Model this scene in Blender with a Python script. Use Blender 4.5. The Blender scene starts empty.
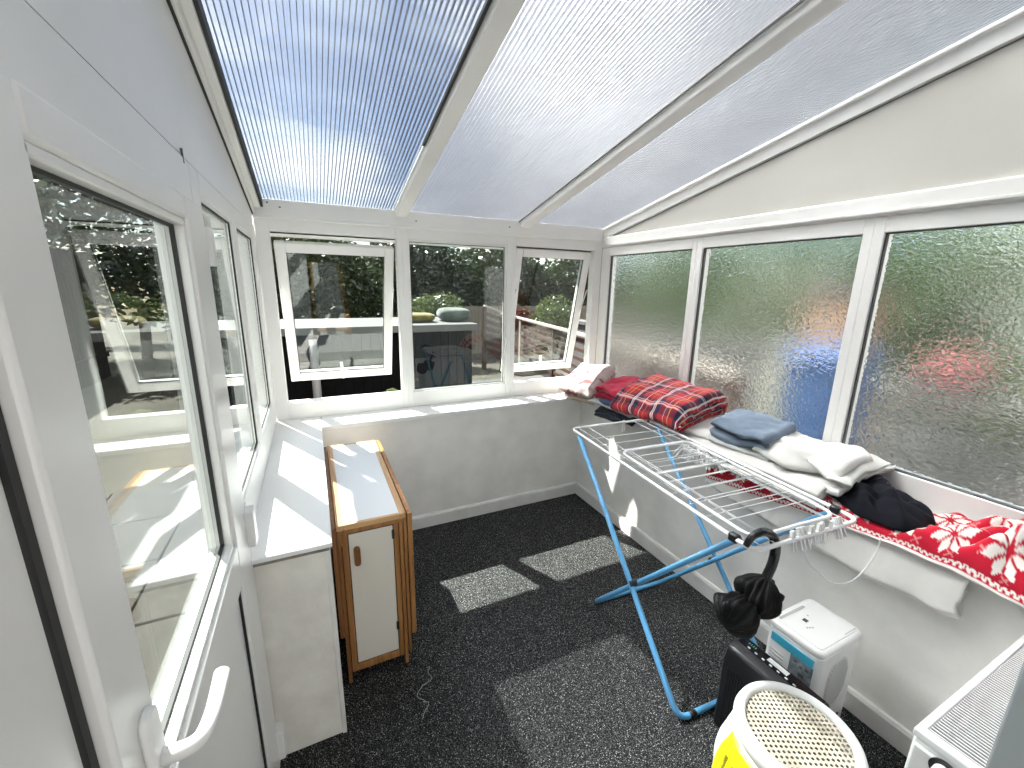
import bpy, bmesh, math, random
from mathutils import Vector, Matrix, noise

random.seed(7)
SC = bpy.context.scene
COL = SC.collection
PI = math.pi

# ------------------------------------------------------------------ helpers
class MB:
    """collects shapes and links them as ONE mesh object"""
    def __init__(s):
        s.v = []; s.f = []
    def add(s, vs, fs):
        o = len(s.v)
        s.v.extend([tuple(v) for v in vs]); s.f.extend([tuple(i + o for i in f) for f in fs])
        return s
    def box(s, x0, x1, y0, y1, z0, z1):
        vs = [(x0,y0,z0),(x1,y0,z0),(x1,y1,z0),(x0,y1,z0),(x0,y0,z1),(x1,y0,z1),(x1,y1,z1),(x0,y1,z1)]
        return s.add(vs, [(0,3,2,1),(4,5,6,7),(0,1,5,4),(1,2,6,5),(2,3,7,6),(3,0,4,7)])
    def obox(s, c, ax, ay, az):
        """box around c with half-extent vectors"""
        c, ax, ay, az = Vector(c), Vector(ax), Vector(ay), Vector(az)
        vs = [c+ax*i+ay*j+az*k for k in (-1,1) for j in (-1,1) for i in (-1,1)]
        return s.add(vs, [(0,2,3,1),(4,5,7,6),(0,1,5,4),(1,3,7,5),(3,2,6,7),(2,0,4,6)])
    def beam(s, p, q, w, h, up=(0,0,1)):
        """rectangular bar from p to q; w across, h along up (top face on the line if off=0)"""
        p, q = Vector(p), Vector(q); d = (q-p); L = d.length; d.normalize()
        side = d.cross(Vector(up)).normalized(); u = side.cross(d).normalized()
        return s.obox((p+q)/2, d*L/2, side*w/2, u*h/2)
    def prism(s, poly, axis, a, b):
        """polygon (2-D) extruded along axis 'x','y','z' from a to b"""
        n = len(poly)
        def P(u, v, t):
            return {'x': (t,u,v), 'y': (u,t,v), 'z': (u,v,t)}[axis]
        vs = [P(u,v,a) for u,v in poly] + [P(u,v,b) for u,v in poly]
        fs = [tuple(range(n)), tuple(range(2*n-1, n-1, -1))]
        for i in range(n):
            j = (i+1) % n
            fs.append((j, i, n+i, n+j))
        return s.add(vs, fs)
    def tube(s, pts, r, seg=10, closed=False, cap=True):
        pts = [Vector(p) for p in pts]; n = len(pts)
        rs = r if isinstance(r, (list, tuple)) else [r]*n
        T = []
        for i in range(n):
            a = pts[(i-1) % n] if (closed or i > 0) else pts[0]
            b = pts[(i+1) % n] if (closed or i < n-1) else pts[-1]
            t = (b-a); T.append(t.normalized() if t.length > 1e-9 else Vector((0,0,1)))
        nrm = T[0].orthogonal().normalized()
        vs = []
        for i in range(n):
            nrm = (nrm - T[i]*nrm.dot(T[i]))
            nrm = nrm.normalized() if nrm.length > 1e-6 else T[i].orthogonal().normalized()
            bn = T[i].cross(nrm)
            for k in range(seg):
                a = 2*PI*k/seg
                vs.append(pts[i] + (nrm*math.cos(a)+bn*math.sin(a))*rs[i])
        fs = []
        m = n if closed else n-1
        for i in range(m):
            j = (i+1) % n
            for k in range(seg):
                l = (k+1) % seg
                fs.append((i*seg+k, i*seg+l, j*seg+l, j*seg+k))
        if not closed and cap:
            fs.append(tuple(range(seg-1, -1, -1))); fs.append(tuple((n-1)*seg+k for k in range(seg)))
        return s.add(vs, fs)
    def lathe(s, prof, c=(0,0,0), seg=32, capb=True, capt=True):
        vs = []; n = len(prof)
        for r, z in prof:
            for k in range(seg):
                a = 2*PI*k/seg
                vs.append((c[0]+r*math.cos(a), c[1]+r*math.sin(a), c[2]+z))
        fs = []
        for i in range(n-1):
            for k in range(seg):
                l = (k+1) % seg
                fs.append((i*seg+k, i*seg+l, (i+1)*seg+l, (i+1)*seg+k))
        if capb: fs.append(tuple(range(seg-1, -1, -1)))
        if capt: fs.append(tuple((n-1)*seg+k for k in range(seg)))
        return s.add(vs, fs)
    def xf(s, M):
        s.v = [tuple(M @ Vector(v)) for v in s.v]; return s
    def build(s, name, mat, parent=None, bevel=0, smooth=False, seg=2):
        me = bpy.data.meshes.new(name); me.from_pydata(s.v, [], s.f); me.update()
        bm = bmesh.new(); bm.from_mesh(me); bmesh.ops.recalc_face_normals(bm, faces=bm.faces); bm.to_mesh(me); bm.free()
        return link(name, me, mat, parent, bevel, smooth, seg)

def link(name, me, mat, parent=None, bevel=0, smooth=False, seg=2):
    o = bpy.data.objects.new(name, me); COL.objects.link(o)
    if mat: me.materials.append(mat)
    if smooth:
        for p in me.polygons: p.use_smooth = True
    if bevel:
        b = o.modifiers.new('bevel', 'BEVEL'); b.width = bevel; b.segments = seg; b.limit_method = 'ANGLE'; b.angle_limit = 0.6
        if not smooth:
            for p in me.polygons: p.use_smooth = True
            try:
                me.set_sharp_from_angle(angle=0.6)
            except Exception: pass
            b.harden_normals = False
    if parent:
        o.parent = parent
        o.matrix_parent_inverse = Matrix.Translation(parent.location).inverted()
    return o

def thing(name, label, cat, loc, group=None):
    o = bpy.data.objects.new(name, None); COL.objects.link(o); o.location = loc; o.empty_display_size = .1
    tag(o, label, cat, group); return o

def tag(o, label, cat, group=None, kind=None):
    o['label'] = label; o['category'] = cat
    if group: o['group'] = group
    if kind: o['kind'] = kind
    return o

def setting(name, label, cat, loc=(0,0,0)):
    o = thing(name, label, cat, loc); o['kind'] = 'structure'; return o

def struct(o, label, cat):
    o['kind'] = 'structure'; return tag(o, label, cat)

def rnd(p, q, r, n=6):
    """round-cornered closed path around 2-D polygon p (list) radius r -> list"""
    pass

def round_path(pts, r, n=6, closed=True):
    """3-D polyline with rounded corners"""
    pts = [Vector(p) for p in pts]; out = []; m = len(pts)
    for i in range(m):
        if not closed and i in (0, m-1):
            out.append(pts[i]); continue
        a, b, c = pts[i-1], pts[i], pts[(i+1) % m]
        rr = min(r, (a-b).length*.45, (c-b).length*.45)
        p0 = b+(a-b).normalized()*rr; p1 = b+(c-b).normalized()*rr
        for k in range(n+1):
            t = k/n
            out.append(p0*(1-t)**2 + b*2*t*(1-t) + p1*t*t)
    return out

def rrect(w, h, r, n=5):
    out = []
    for cx, cy, a0 in ((w/2-r, h/2-r, 0), (-w/2+r, h/2-r, PI/2), (-w/2+r, -h/2+r, PI), (w/2-r, -h/2+r, 1.5*PI)):
        for k in range(n+1):
            a = a0 + PI/2*k/n
            out.append((cx+r*math.cos(a), cy+r*math.sin(a)))
    return out

def N3(p, s=1.0, o=(0,0,0)):
    return noise.noise(Vector((p[0]*s+o[0], p[1]*s+o[1], p[2]*s+o[2])))

def cloth(name, nu, nv, P, mat, parent=None, thick=.006, color=None, smooth=True, offset=0, sub=0):
    """grid surface P(u,v)->xyz with real thickness; color(u,v) dyes the weave"""
    vs = []; uvs = []
    for j in range(nv):
        for i in range(nu):
            u, v = i/(nu-1), j/(nv-1)
            vs.append(tuple(P(u, v))); uvs.append((u, v))
    fs = [(j*nu+i, j*nu+i+1, (j+1)*nu+i+1, (j+1)*nu+i) for j in range(nv-1) for i in range(nu-1)]
    me = bpy.data.meshes.new(name); me.from_pydata(vs, [], fs); me.update()
    if color:
        ca = me.color_attributes.new('dye', 'FLOAT_COLOR', 'POINT')
        for k, (u, v) in enumerate(uvs):
            c = color(u, v); ca.data[k].color = (c[0], c[1], c[2], 1)
    o = link(name, me, mat, parent, 0, smooth)
    if thick:
        m = o.modifiers.new('thickness', 'SOLIDIFY'); m.thickness = thick; m.offset = offset
    if sub:
        m = o.modifiers.new('soft', 'SUBSURF'); m.levels = sub; m.render_levels = sub
    return o

# ------------------------------------------------------------------ materials
def newmat(name):
    m = bpy.data.materials.new(name); m.use_nodes = True
    nt = m.node_tree; return m, nt, nt.nodes, nt.links

def principled(name, col, rough=.5, metal=0, nscale=0, namt=0, bump=0, bscale=60, spec=.5, coat=0, sheen=0, dist=.002):
    m, nt, n, l = newmat(name); b = n['Principled BSDF']
    b.inputs['Base Color'].default_value = (*col, 1); b.inputs['Roughness'].default_value = rough
    b.inputs['Metallic'].default_value = metal; b.inputs['Specular IOR Level'].default_value = spec
    b.inputs['Coat Weight'].default_value = coat; b.inputs['Sheen Weight'].default_value = sheen
    tc = n.new('ShaderNodeTexCoord')
    if namt:
        t = n.new('ShaderNodeTexNoise'); t.inputs['Scale'].default_value = nscale; t.inputs['Detail'].default_value = 5
        l.new(tc.outputs['Object'], t.inputs['Vector'])
        r = n.new('ShaderNodeMapRange'); r.inputs[1].default_value = .3; r.inputs[2].default_value = .7
        r.inputs[3].default_value = 1-namt; r.inputs[4].default_value = 1+namt*.4
        l.new(t.outputs['Fac'], r.inputs[0])
        x = n.new('ShaderNodeVectorMath'); x.operation = 'SCALE'; x.inputs[0].default_value = col
        l.new(r.outputs[0], x.inputs['Scale']); l.new(x.outputs[0], b.inputs['Base Color'])
    if bump:
        t2 = n.new('ShaderNodeTexNoise'); t2.inputs['Scale'].default_value = bscale; t2.inputs['Detail'].default_value = 4
        l.new(tc.outputs['Object'], t2.inputs['Vector'])
        bp = n.new('ShaderNodeBump'); bp.inputs['Strength'].default_value = bump; bp.inputs['Distance'].default_value = dist
        l.new(t2.outputs['Fac'], bp.inputs['Height']); l.new(bp.outputs[0], b.inputs['Normal'])
    return m

def dyed(name, rough=.9, bump=.5, bscale=250, sheen=.3):
    m = principled(name, (.8,.8,.8), rough, bump=bump, bscale=bscale, sheen=sheen, spec=.2)
    n, l = m.node_tree.nodes, m.node_tree.links
    a = n.new('ShaderNodeVertexColor'); a.layer_name = 'dye'
    l.new(a.outputs['Color'], n['Principled BSDF'].inputs['Base Color']); return m

def window_glass(name, tint=(.93,.96,.95), gain=1.0):
    """thin clear glass: Schlick mix of see-through and mirror, same from both sides"""
    m, nt, n, l = newmat(name)
    n.remove(n['Principled BSDF']); out = n['Material Output']
    g = n.new('ShaderNodeNewGeometry'); d = n.new('ShaderNodeVectorMath'); d.operation = 'DOT_PRODUCT'
    l.new(g.outputs['Normal'], d.inputs[0]); l.new(g.outputs['Incoming'], d.inputs[1])
    def M(op, a, b=None):
        x = n.new('ShaderNodeMath'); x.operation = op
        for i, q in enumerate((a, b)):
            if q is None: continue
            if isinstance(q, (int, float)): x.inputs[i].default_value = q
            else: l.new(q, x.inputs[i])
        return x.outputs[0]
    c = M('ABSOLUTE', d.outputs['Value']); f = M('POWER', M('SUBTRACT', 1.0, c), 5.0)
    F = M('MINIMUM', M('ADD', M('MULTIPLY', f, .955), .045*gain), 1.0)
    tr = n.new('ShaderNodeBsdfTransparent'); tr.inputs[0].default_value = (*tint, 1)
    gl = n.new('ShaderNodeBsdfGlossy'); gl.inputs['Roughness'].default_value = 0.0; gl.inputs['Color'].default_value = (1,1,1,1)
    mx = n.new('ShaderNodeMixShader'); l.new(F, mx.inputs[0]); l.new(tr.outputs[0], mx.inputs[1]); l.new(gl.outputs[0], mx.inputs[2])
    l.new(mx.outputs[0], out.inputs['Surface']); return m

def obscured_glass(name):
    m, nt, n, l = newmat(name); b = n['Principled BSDF']
    b.inputs['Base Color'].default_value = (.93,.97,.95,1); b.inputs['Transmission Weight'].default_value = 1
    b.inputs['Roughness'].default_value = .13; b.inputs['IOR'].default_value = 1.45
    tc = n.new('ShaderNodeTexCoord'); t = n.new('ShaderNodeTexNoise'); t.inputs['Scale'].default_value = 46; t.inputs['Detail'].default_value = 1
    t.inputs['Distortion'].default_value = .6
    mp = n.new('ShaderNodeMapping'); mp.inputs['Scale'].default_value = (1, 1, 1.5)
    l.new(tc.outputs['Object'], mp.inputs[0]); l.new(mp.outputs[0], t.inputs['Vector'])
    bp = n.new('ShaderNodeBump'); bp.inputs['Strength'].default_value = .75; bp.inputs['Distance'].default_value = .004
    l.new(t.outputs['Fac'], bp.inputs['Height']); l.new(bp.outputs[0], b.inputs['Normal']); return m

def poly_skin(name, clear, trans_col, milk_col, rough=.35, gloss=.05, diff=.06):
    """polycarbonate: part clear, part forward-scattering, a touch of true milkiness and gloss"""
    m, nt, n, l = newmat(name); n.remove(n['Principled BSDF']); out = n['Material Output']
    tr = n.new('ShaderNodeBsdfTransparent'); tr.inputs[0].default_value = (*trans_col, 1)
    rfr = n.new('ShaderNodeBsdfRefraction'); rfr.inputs['Color'].default_value = (*milk_col, 1); rfr.inputs['Roughness'].default_value = rough; rfr.inputs['IOR'].default_value = 1.45
    tl = n.new('ShaderNodeBsdfTranslucent'); tl.inputs[0].default_value = (*milk_col, 1)
    mk = n.new('ShaderNodeMixShader'); mk.inputs[0].default_value = diff
    l.new(rfr.outputs[0], mk.inputs[1]); l.new(tl.outputs[0], mk.inputs[2])
    tc = n.new('ShaderNodeTexCoord'); ns = n.new('ShaderNodeTexNoise'); ns.inputs['Scale'].default_value = 1.6; ns.inputs['Detail'].default_value = 3
    l.new(tc.outputs['Object'], ns.inputs['Vector'])
    mr = n.new('ShaderNodeMapRange'); mr.inputs[1].default_value = .35; mr.inputs[2].default_value = .65
    mr.inputs[3].default_value = max(0, 1-clear-.08); mr.inputs[4].default_value = min(1, 1-clear+.08)
    l.new(ns.outputs['Fac'], mr.inputs[0])
    mx = n.new('ShaderNodeMixShader'); l.new(mr.outputs[0], mx.inputs[0]); l.new(tr.outputs[0], mx.inputs[1]); l.new(mk.outputs[0], mx.inputs[2])
    gl = n.new('ShaderNodeBsdfGlossy'); gl.inputs['Roughness'].default_value = .12; gl.inputs[0].default_value = (1,1,1,1)
    m2 = n.new('ShaderNodeMixShader'); m2.inputs[0].default_value = gloss
    l.new(mx.outputs[0], m2.inputs[1]); l.new(gl.outputs[0], m2.inputs[2]); l.new(m2.outputs[0], out.inputs['Surface'])
    return m

def leaf_mat(name, c1, c2):
    m, nt, n, l = newmat(name); n.remove(n['Principled BSDF']); out = n['Material Output']
    g = n.new('ShaderNodeNewGeometry'); r = n.new('ShaderNodeMixRGB'); r.inputs[1].default_value = (*c1,1); r.inputs[2].default_value = (*c2,1)
    l.new(g.outputs['Random Per Island'], r.inputs[0])
    d = n.new('ShaderNodeBsdfDiffuse'); t = n.new('ShaderNodeBsdfTranslucent'); gl = n.new('ShaderNodeBsdfGlossy'); gl.inputs['Roughness'].default_value = .35
    l.new(r.outputs[0], d.inputs[0]); l.new(r.outputs[0], t.inputs[0])
    a = n.new('ShaderNodeMixShader'); a.inputs[0].default_value = .4; l.new(d.outputs[0], a.inputs[1]); l.new(t.outputs[0], a.inputs[2])
    b = n.new('ShaderNodeMixShader'); b.inputs[0].default_value = .06; l.new(a.outputs[0], b.inputs[1]); l.new(gl.outputs[0], b.inputs[2])
    l.new(b.outputs[0], out.inputs['Surface']); return m

def floor_mat():
    m, nt, n, l = newmat('speckled_vinyl'); b = n['Principled BSDF']
    tc = n.new('ShaderNodeTexCoord')
    def vor(scale, thr):
        v = n.new('ShaderNodeTexVoronoi'); v.inputs['Scale'].default_value = scale
        l.new(tc.outputs['Object'], v.inputs['Vector'])
        c = n.new('ShaderNodeMath'); c.operation = 'LESS_THAN'; c.inputs[1].default_value = thr
        l.new(v.outputs['Distance'], c.inputs[0])
        # only some cells carry a fleck
        s = n.new('ShaderNodeSeparateColor'); l.new(v.outputs['Color'], s.inputs[0])
        return c.outputs[0], s
    def mul(a, q):
        x = n.new('ShaderNodeMath'); x.operation = 'MULTIPLY'
        l.new(a, x.inputs[0])
        if isinstance(q, float): x.inputs[1].default_value = q
        else: l.new(q, x.inputs[1])
        return x.outputs[0]
    def gt(a, t):
        x = n.new('ShaderNodeMath'); x.operation = 'GREATER_THAN'; l.new(a, x.inputs[0]); x.inputs[1].default_value = t; return x.outputs[0]
    f1, s1 = vor(190, .30); f1 = mul(f1, gt(s1.outputs[0], .62)); f1 = mul(f1, s1.outputs[1])
    f2, s2 = vor(420, .40); f2 = mul(f2, gt(s2.outputs[0], .55)); f2 = mul(f2, .35)
    ad = n.new('ShaderNodeMath'); ad.operation = 'MAXIMUM'; l.new(f1, ad.inputs[0]); l.new(f2, ad.inputs[1])
    mx = n.new('ShaderNodeMixRGB'); mx.inputs[1].default_value = (.008,.0082,.009,1); mx.inputs[2].default_value = (.56,.56,.54,1)
    l.new(ad.outputs[0], mx.inputs[0])
    ns = n.new('ShaderNodeTexNoise'); ns.inputs['Scale'].default_value = 3.5; ns.inputs['Detail'].default_value = 6
    l.new(tc.outputs['Object'], ns.inputs['Vector'])
    mr = n.new('ShaderNodeMapRange'); mr.inputs[3].default_value = .50; mr.inputs[4].default_value = .70; l.new(ns.outputs['Fac'], mr.inputs[0])
    l.new(mx.outputs[0], b.inputs['Base Color']); l.new(mr.outputs[0], b.inputs['Roughness'])
    b.inputs['Specular IOR Level'].default_value = .12
    bn = n.new('ShaderNodeTexNoise'); bn.inputs['Scale'].default_value = 300; l.new(tc.outputs['Object'], bn.inputs['Vector'])
    bp = n.new('ShaderNodeBump'); bp.inputs['Strength'].default_value = .35; bp.inputs['Distance'].default_value = .001
    l.new(bn.outputs['Fac'], bp.inputs['Height']); l.new(bp.outputs[0], b.inputs['Normal']); return m

def wood_mat(name, c1, c2, axis='z', rough=.45):
    m, nt, n, l = newmat(name); b = n['Principled BSDF']; tc = n.new('ShaderNodeTexCoord')
    mp = n.new('ShaderNodeMapping'); s = {'x': (1.5,30,30), 'y': (30,1.5,30), 'z': (30,30,1.5)}[axis]; mp.inputs['Scale'].default_value = s
    t = n.new('ShaderNodeTexNoise'); t.inputs['Scale'].default_value = 1.6; t.inputs['Detail'].default_value = 6; t.inputs['Distortion'].default_value = .8
    l.new(tc.outputs['Object'], mp.inputs[0]); l.new(mp.outputs[0], t.inputs['Vector'])
    r = n.new('ShaderNodeValToRGB'); r.color_ramp.elements[0].position = .35; r.color_ramp.elements[0].color = (*c1,1)
    r.color_ramp.elements[1].position = .68; r.color_ramp.elements[1].color = (*c2,1)
    l.new(t.outputs['Fac'], r.inputs[0]); l.new(r.outputs[0], b.inputs['Base Color']); b.inputs['Roughness'].default_value = rough; return m

def slab_mat():
    m = principled('paving_stone', (.034,.030,.023), .85, nscale=22, namt=.35, bump=.5, bscale=90)
    return m

UPVC   = principled('white_upvc', (.86,.855,.83), .28, nscale=2.5, namt=.05, spec=.5)
UPVC_C = principled('cream_panel', (.60,.585,.535), .38, nscale=1.2, namt=.06)
PAINT  = principled('white_wall_paint', (.86,.845,.805), .62, nscale=6, namt=.10, bump=.25, bscale=45, dist=.003)
SILLW  = principled('white_sill_board', (.86,.86,.855), .25)
SKIRT  = principled('white_gloss_paint', (.78,.77,.74), .4, nscale=8, namt=.10)
SEALANT= principled('old_sealant', (.30,.28,.25), .9, nscale=30, namt=.5)
DAMP   = principled('block_plaster', (.78,.76,.70), .8, nscale=9, namt=.12, bump=.5, bscale=30, dist=.004)
RUBBER = principled('black_rubber', (.012,.012,.013), .55)
GREYGK = principled('grey_gasket', (.10,.105,.11), .6)
FLOOR  = floor_mat()
GLASS  = window_glass('clear_glass', (.90,.94,.93), 1.0)
OBSC   = obscured_glass('hammered_glass')
HOUSE  = principled('grey_house_paint', (.20,.215,.22), .6, nscale=5, namt=.10, bump=.1)
HALL   = principled('hall_paint', (.75,.73,.70), .8)
POLYC  = poly_skin('clear_polycarbonate', .66, (.88,.91,.94), (.80,.84,.88), .22, .05, .03)
POLYM  = poly_skin('milky_polycarbonate', .28, (.76,.77,.79), (.72,.73,.745), .50, .06, .06)
RIBC   = poly_skin('clear_sheet_rib', .15, (.40,.43,.47), (.14,.15,.17), .4, .10, .5)
RIBM   = poly_skin('milky_sheet_rib', .40, (.85,.86,.88), (.75,.77,.80), .4, .20, .3)
BLUE   = principled('blue_coated_steel', (.10,.33,.58), .35, spec=.5)
WHITEC = principled('white_coated_wire', (.82,.82,.82), .3)
WPLAS  = principled('white_plastic', (.80,.80,.79), .32)
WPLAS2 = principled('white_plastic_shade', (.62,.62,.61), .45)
BPLAS  = principled('black_plastic', (.012,.012,.014), .32)
BGLOSS = principled('black_gloss', (.008,.008,.010), .12)
BFAB   = principled('black_nylon', (.003,.003,.0035), .6, bump=.6, bscale=120, spec=.25)
PINE   = wood_mat('shaded_pine', (.25,.105,.030), (.40,.195,.065), 'z')  # pine darkened for the shadow on the table front
PINEY  = wood_mat('pale_pine_edge', (.48,.27,.12), (.66,.43,.22), 'y')
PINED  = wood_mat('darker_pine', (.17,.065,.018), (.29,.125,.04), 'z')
LAMIN  = principled('white_laminate', (.76,.77,.78), .22)
DOORP  = principled('cream_door_panel', (.72,.69,.62), .45)
CREAM  = principled('cream_cane', (.54,.49,.38), .6, nscale=14, namt=.25)
YELLOW = principled('yellow_film', (.86,.76,.01), .35, nscale=15, namt=.08)
SACK   = principled('white_polythene', (.80,.79,.76), .35, nscale=12, namt=.12, bump=.3, bscale=18, dist=.01)
TAPE   = principled('blue_tape', (.05,.36,.52), .35)
STICK  = principled('grey_photo_sticker', (.20,.23,.25), .3, nscale=40, namt=.7)
SCREEN = principled('pale_display', (.62,.65,.64), .25)
INK    = principled('dark_print', (.05,.05,.055), .5)
GREYV  = principled('grey_vent', (.40,.40,.40), .5)
DARKV  = principled('dark_slot', (.010,.010,.011), .7, spec=.2)
CHROME = principled('bright_metal', (.75,.75,.76), .2, metal=1)

def area_noise(): pass

# ------------------------------------------------------------------ geometry of the room (metres)
XL, XR, YB, ZS = -2.09, .26, .20, .815       # left frame face, right frame face, back frame face, sill height
EAVE, SLOPE = 2.085, .21                      # glass underside at the back frame, rise per metre towards the house
YH = -2.47                                    # face of the house wall
def roof(y): return EAVE + SLOPE*(YB-y)

# floor
struct(MB().box(-2.2, .30, -4.6, .30, -.08, 0).build('floor', FLOOR), 'charcoal speckled vinyl floor of the lean-to', 'floor')

# dwarf walls
struct(MB().box(-2.2, .38, 0, .30, 0, .785).build('wall_back', PAINT, bevel=.004), 'low white plastered wall under the back windows', 'wall')
struct(MB().box(0, .36, YH, 0, 0, .785).build('wall_right', PAINT, bevel=.004), 'low white plastered wall under the frosted windows', 'wall')
wl = setting('wall_left', 'low white boxed wall with a stained end below the left windows', 'wall', (-2,-.6,0))
MB().box(-2.16, -1.855, -1.24, 0, 0, .797).build('block', DAMP, wl, bevel=.004)
MB().box(-1.868, -1.853, -1.244, -1.20, 0, .78).build('corner_strip', SKIRT, wl, bevel=.002)
MB().box(-2.085, -1.856, -1.2445, -1.235, .778, .797).build('sealant_line', SEALANT, wl)
# sill boards
struct(MB().box(-1.845, .30, -.012, YB+.05, .785, ZS).build('trim_1', SILLW, bevel=.005), 'white window sill board along the back wall', 'sill')
struct(MB().box(-2.10, -1.845, -1.262, YB+.05, .797, ZS).build('trim_2', SILLW, bevel=.004), 'white worktop sill board below the left windows', 'sill')
struct(MB().box(-.012, XR+.05, YH, -.012, .785, ZS).build('trim_3', SILLW, bevel=.005), 'white sill board under the laundry along the right wall', 'sill')
# skirting
struct(MB().prism([(0,0),(-.016,0),(-.016,.08),(-.010,.092),(0,.095)], 'x', -1.855, 0).build('baseboard_back', SKIRT), 'white skirting board on the back wall', 'baseboard')
struct(MB().prism([(0,0),(-.016,0),(-.016,.08),(-.010,.092),(0,.095)], 'y', YH, -.016).build('baseboard_right', SKIRT), 'white skirting board on the right wall', 'baseboard')

# ------------------------------------------------------------------ window makers
def pane_box(axis, a0, a1, z0, z1, pos, t, name, mat, parent):
    if axis == 'x': b = MB().box(a0, a1, pos-t/2, pos+t/2, z0, z1)       # pane in an X-Z plane
    else: b = MB().box(pos-t/2, pos+t/2, a0, a1, z0, z1)
    return b.build(name, mat, parent)

# back wall frame: one frame per light, meeting at shared mullions
ZT, ZB_ = 1.92, .92
def back_frame(n, x0, x1, o0, o1, label):
    w = setting('window_%d' % n, label, 'window', ((x0+x1)/2, YB, ZS))
    b = MB()
    b.box(x0, o0, YB, YB+.07, ZS, 1.985); b.box(o1, x1, YB, YB+.07, ZS, 1.985)
    b.box(o0, o1, YB, YB+.07, ZT, 1.985); b.box(o0, o1, YB, YB+.07, ZS, ZB_)
    b.build('frame', UPVC, w, bevel=.0025)
    return w
w1 = back_frame(1, XL, -1.29, -2.02, -1.325, 'left back window with its sash pushed open')
w2 = back_frame(2, -1.29, -.523, -1.255, -.56, 'fixed middle back window')
w3 = back_frame(3, -.523, XR, -.488, .192, 'right back window with its sash pushed open')
# fixed pane, bead and black gasket
b = MB()
for r in ((-1.255,-1.243,ZB_,ZT),(-.572,-.56,ZB_,ZT),(-1.243,-.572,ZT-.012,ZT),(-1.243,-.572,ZB_,ZB_+.012)):
    b.box(r[0], r[1], YB+.012, YB+.045, r[2], r[3])
b.build('bead', UPVC, w2, bevel=.003)
b = MB()
for r in ((-1.243,-1.239,ZB_+.012,ZT-.012),(-.576,-.572,ZB_+.012,ZT-.012),(-1.239,-.576,ZT-.016,ZT-.012),(-1.239,-.576,ZB_+.012,ZB_+.016)):
    b.box(r[0], r[1], YB+.020, YB+.026, r[2], r[3])
b.build('gasket', RUBBER, w2)
pane_box('x', -1.239, -.576, ZB_+.014, ZT-.014, YB+.03, .004, 'pane', GLASS, w2)
def sash(w, x0, x1, ang, drop):
    """top-hung sash swung outwards about its top edge"""
    H = ZT-ZB_ - .012 - drop; piv = Vector((0, YB+.045, ZT-.004-drop))
    M = Matrix.Translation(piv) @ Matrix.Rotation(ang, 4, 'X')
    f = .058
    def put(b, name, mat, parent, bev=0):
        b.xf(M); return b.build(name, mat, parent, bevel=bev)
    b = MB(); t0, t1 = -.02, .035
    b.box(x0, x0+f, t0, t1, -H, 0); b.box(x1-f, x1, t0, t1, -H, 0); b.box(x0+f, x1-f, t0, t1, -f, 0); b.box(x0+f, x1-f, t0, t1, -H, -H+f)
    s = put(b, 'sash', UPVC, w, .006)
    g = MB()
    for r in ((x0+f, x0+f+.004, -H+f, -f), (x1-f-.004, x1-f, -H+f, -f), (x0+f, x1-f, -f-.004, -f), (x0+f, x1-f, -H+f, -H+f+.004)):
        g.box(r[0], r[1], -.008, 0, r[2], r[3])
    put(g, 'gasket', RUBBER, s)
    put(MB().box(x0+f+.002, x1-f-.002, .002, .006, -H+f+.002, -f-.002), 'pane', GLASS, s)
    # dark rebate strip along the top and seals on the outer edge
    put(MB().box(x0-.004, x1+.004, .036, .044, -H-.006, .004).box(x0+.02, x1-.02, .0355, .0365, -H+.02, -.02) if False else
        MB().box(x0-.004, x0+.004, .036, .044, -H, 0).box(x1-.004, x1+.004, .036, .044, -H, 0).box(x0, x1, .036, .044, -H-.004, -H+.004), 'seal', RUBBER, s)
    # handle: plate plus a lever standing up against the glass
    xm = (x0+x1)/2 - .005
    h = MB().box(xm-.036, xm+.036, -.032, -.018, -H+.010, -H+.042)
    h.tube([(xm,-.026,-H+.028),(xm,-.046,-H+.028),(xm-.003,-.054,-H+.05),(xm-.007,-.056,-H+.110),(xm-.010,-.052,-H+.150)], [.013,.013,.013,.012,.010], 12)
    put(h, 'handle', WPLAS, s, .003)
    # friction stays left and right
    stay = MB()
    for xs in (x0+.012, x1-.012):
        stay.beam((xs, YB+.045, ZT-.30), tuple(M @ Vector((xs, .02, -.62))), .012, .004, (1,0,0))
    stay.build('stay', CHROME, w)
    # black rebate of the outer frame
    rb = MB().box(x0-.012, x1+.012, YB+.050, YB+.066, ZT-.006, ZT)
    rb.build('rebate_seal', RUBBER, w)
    return s
sash(w1, -2.008, -1.337, math.radians(20), .048)
sash(w3, -.476, .180, math.radians(12.5), .006)

# eave beam over the back windows
e = setting('trim_4', 'white eave beam over the back windows', 'beam', (-.9, YB, 2.0))
MB().box(XL, XR+.02, YB-.012, YB+.08, 1.985, EAVE).build('beam', UPVC, e, bevel=.004)
MB().prism([(-.012,1.982),(-.022,1.986),(-.022,1.994),(-.012,1.998)], 'x', XL, XR).xf(Matrix.Translation((0,YB,0))).build('moulding', UPVC, e)
sc_ = MB()
for x, z in ((-2.015, 2.066), (-1.955, 2.046), (-1.20, 2.03), (-.55, 2.04)):
    sc_.obox((x, YB-.0135, z), (.005,0,0), (0,.002,0), (0,0,.004))
sc_.build('screw_head', GREYGK, e, bevel=.002)

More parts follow.
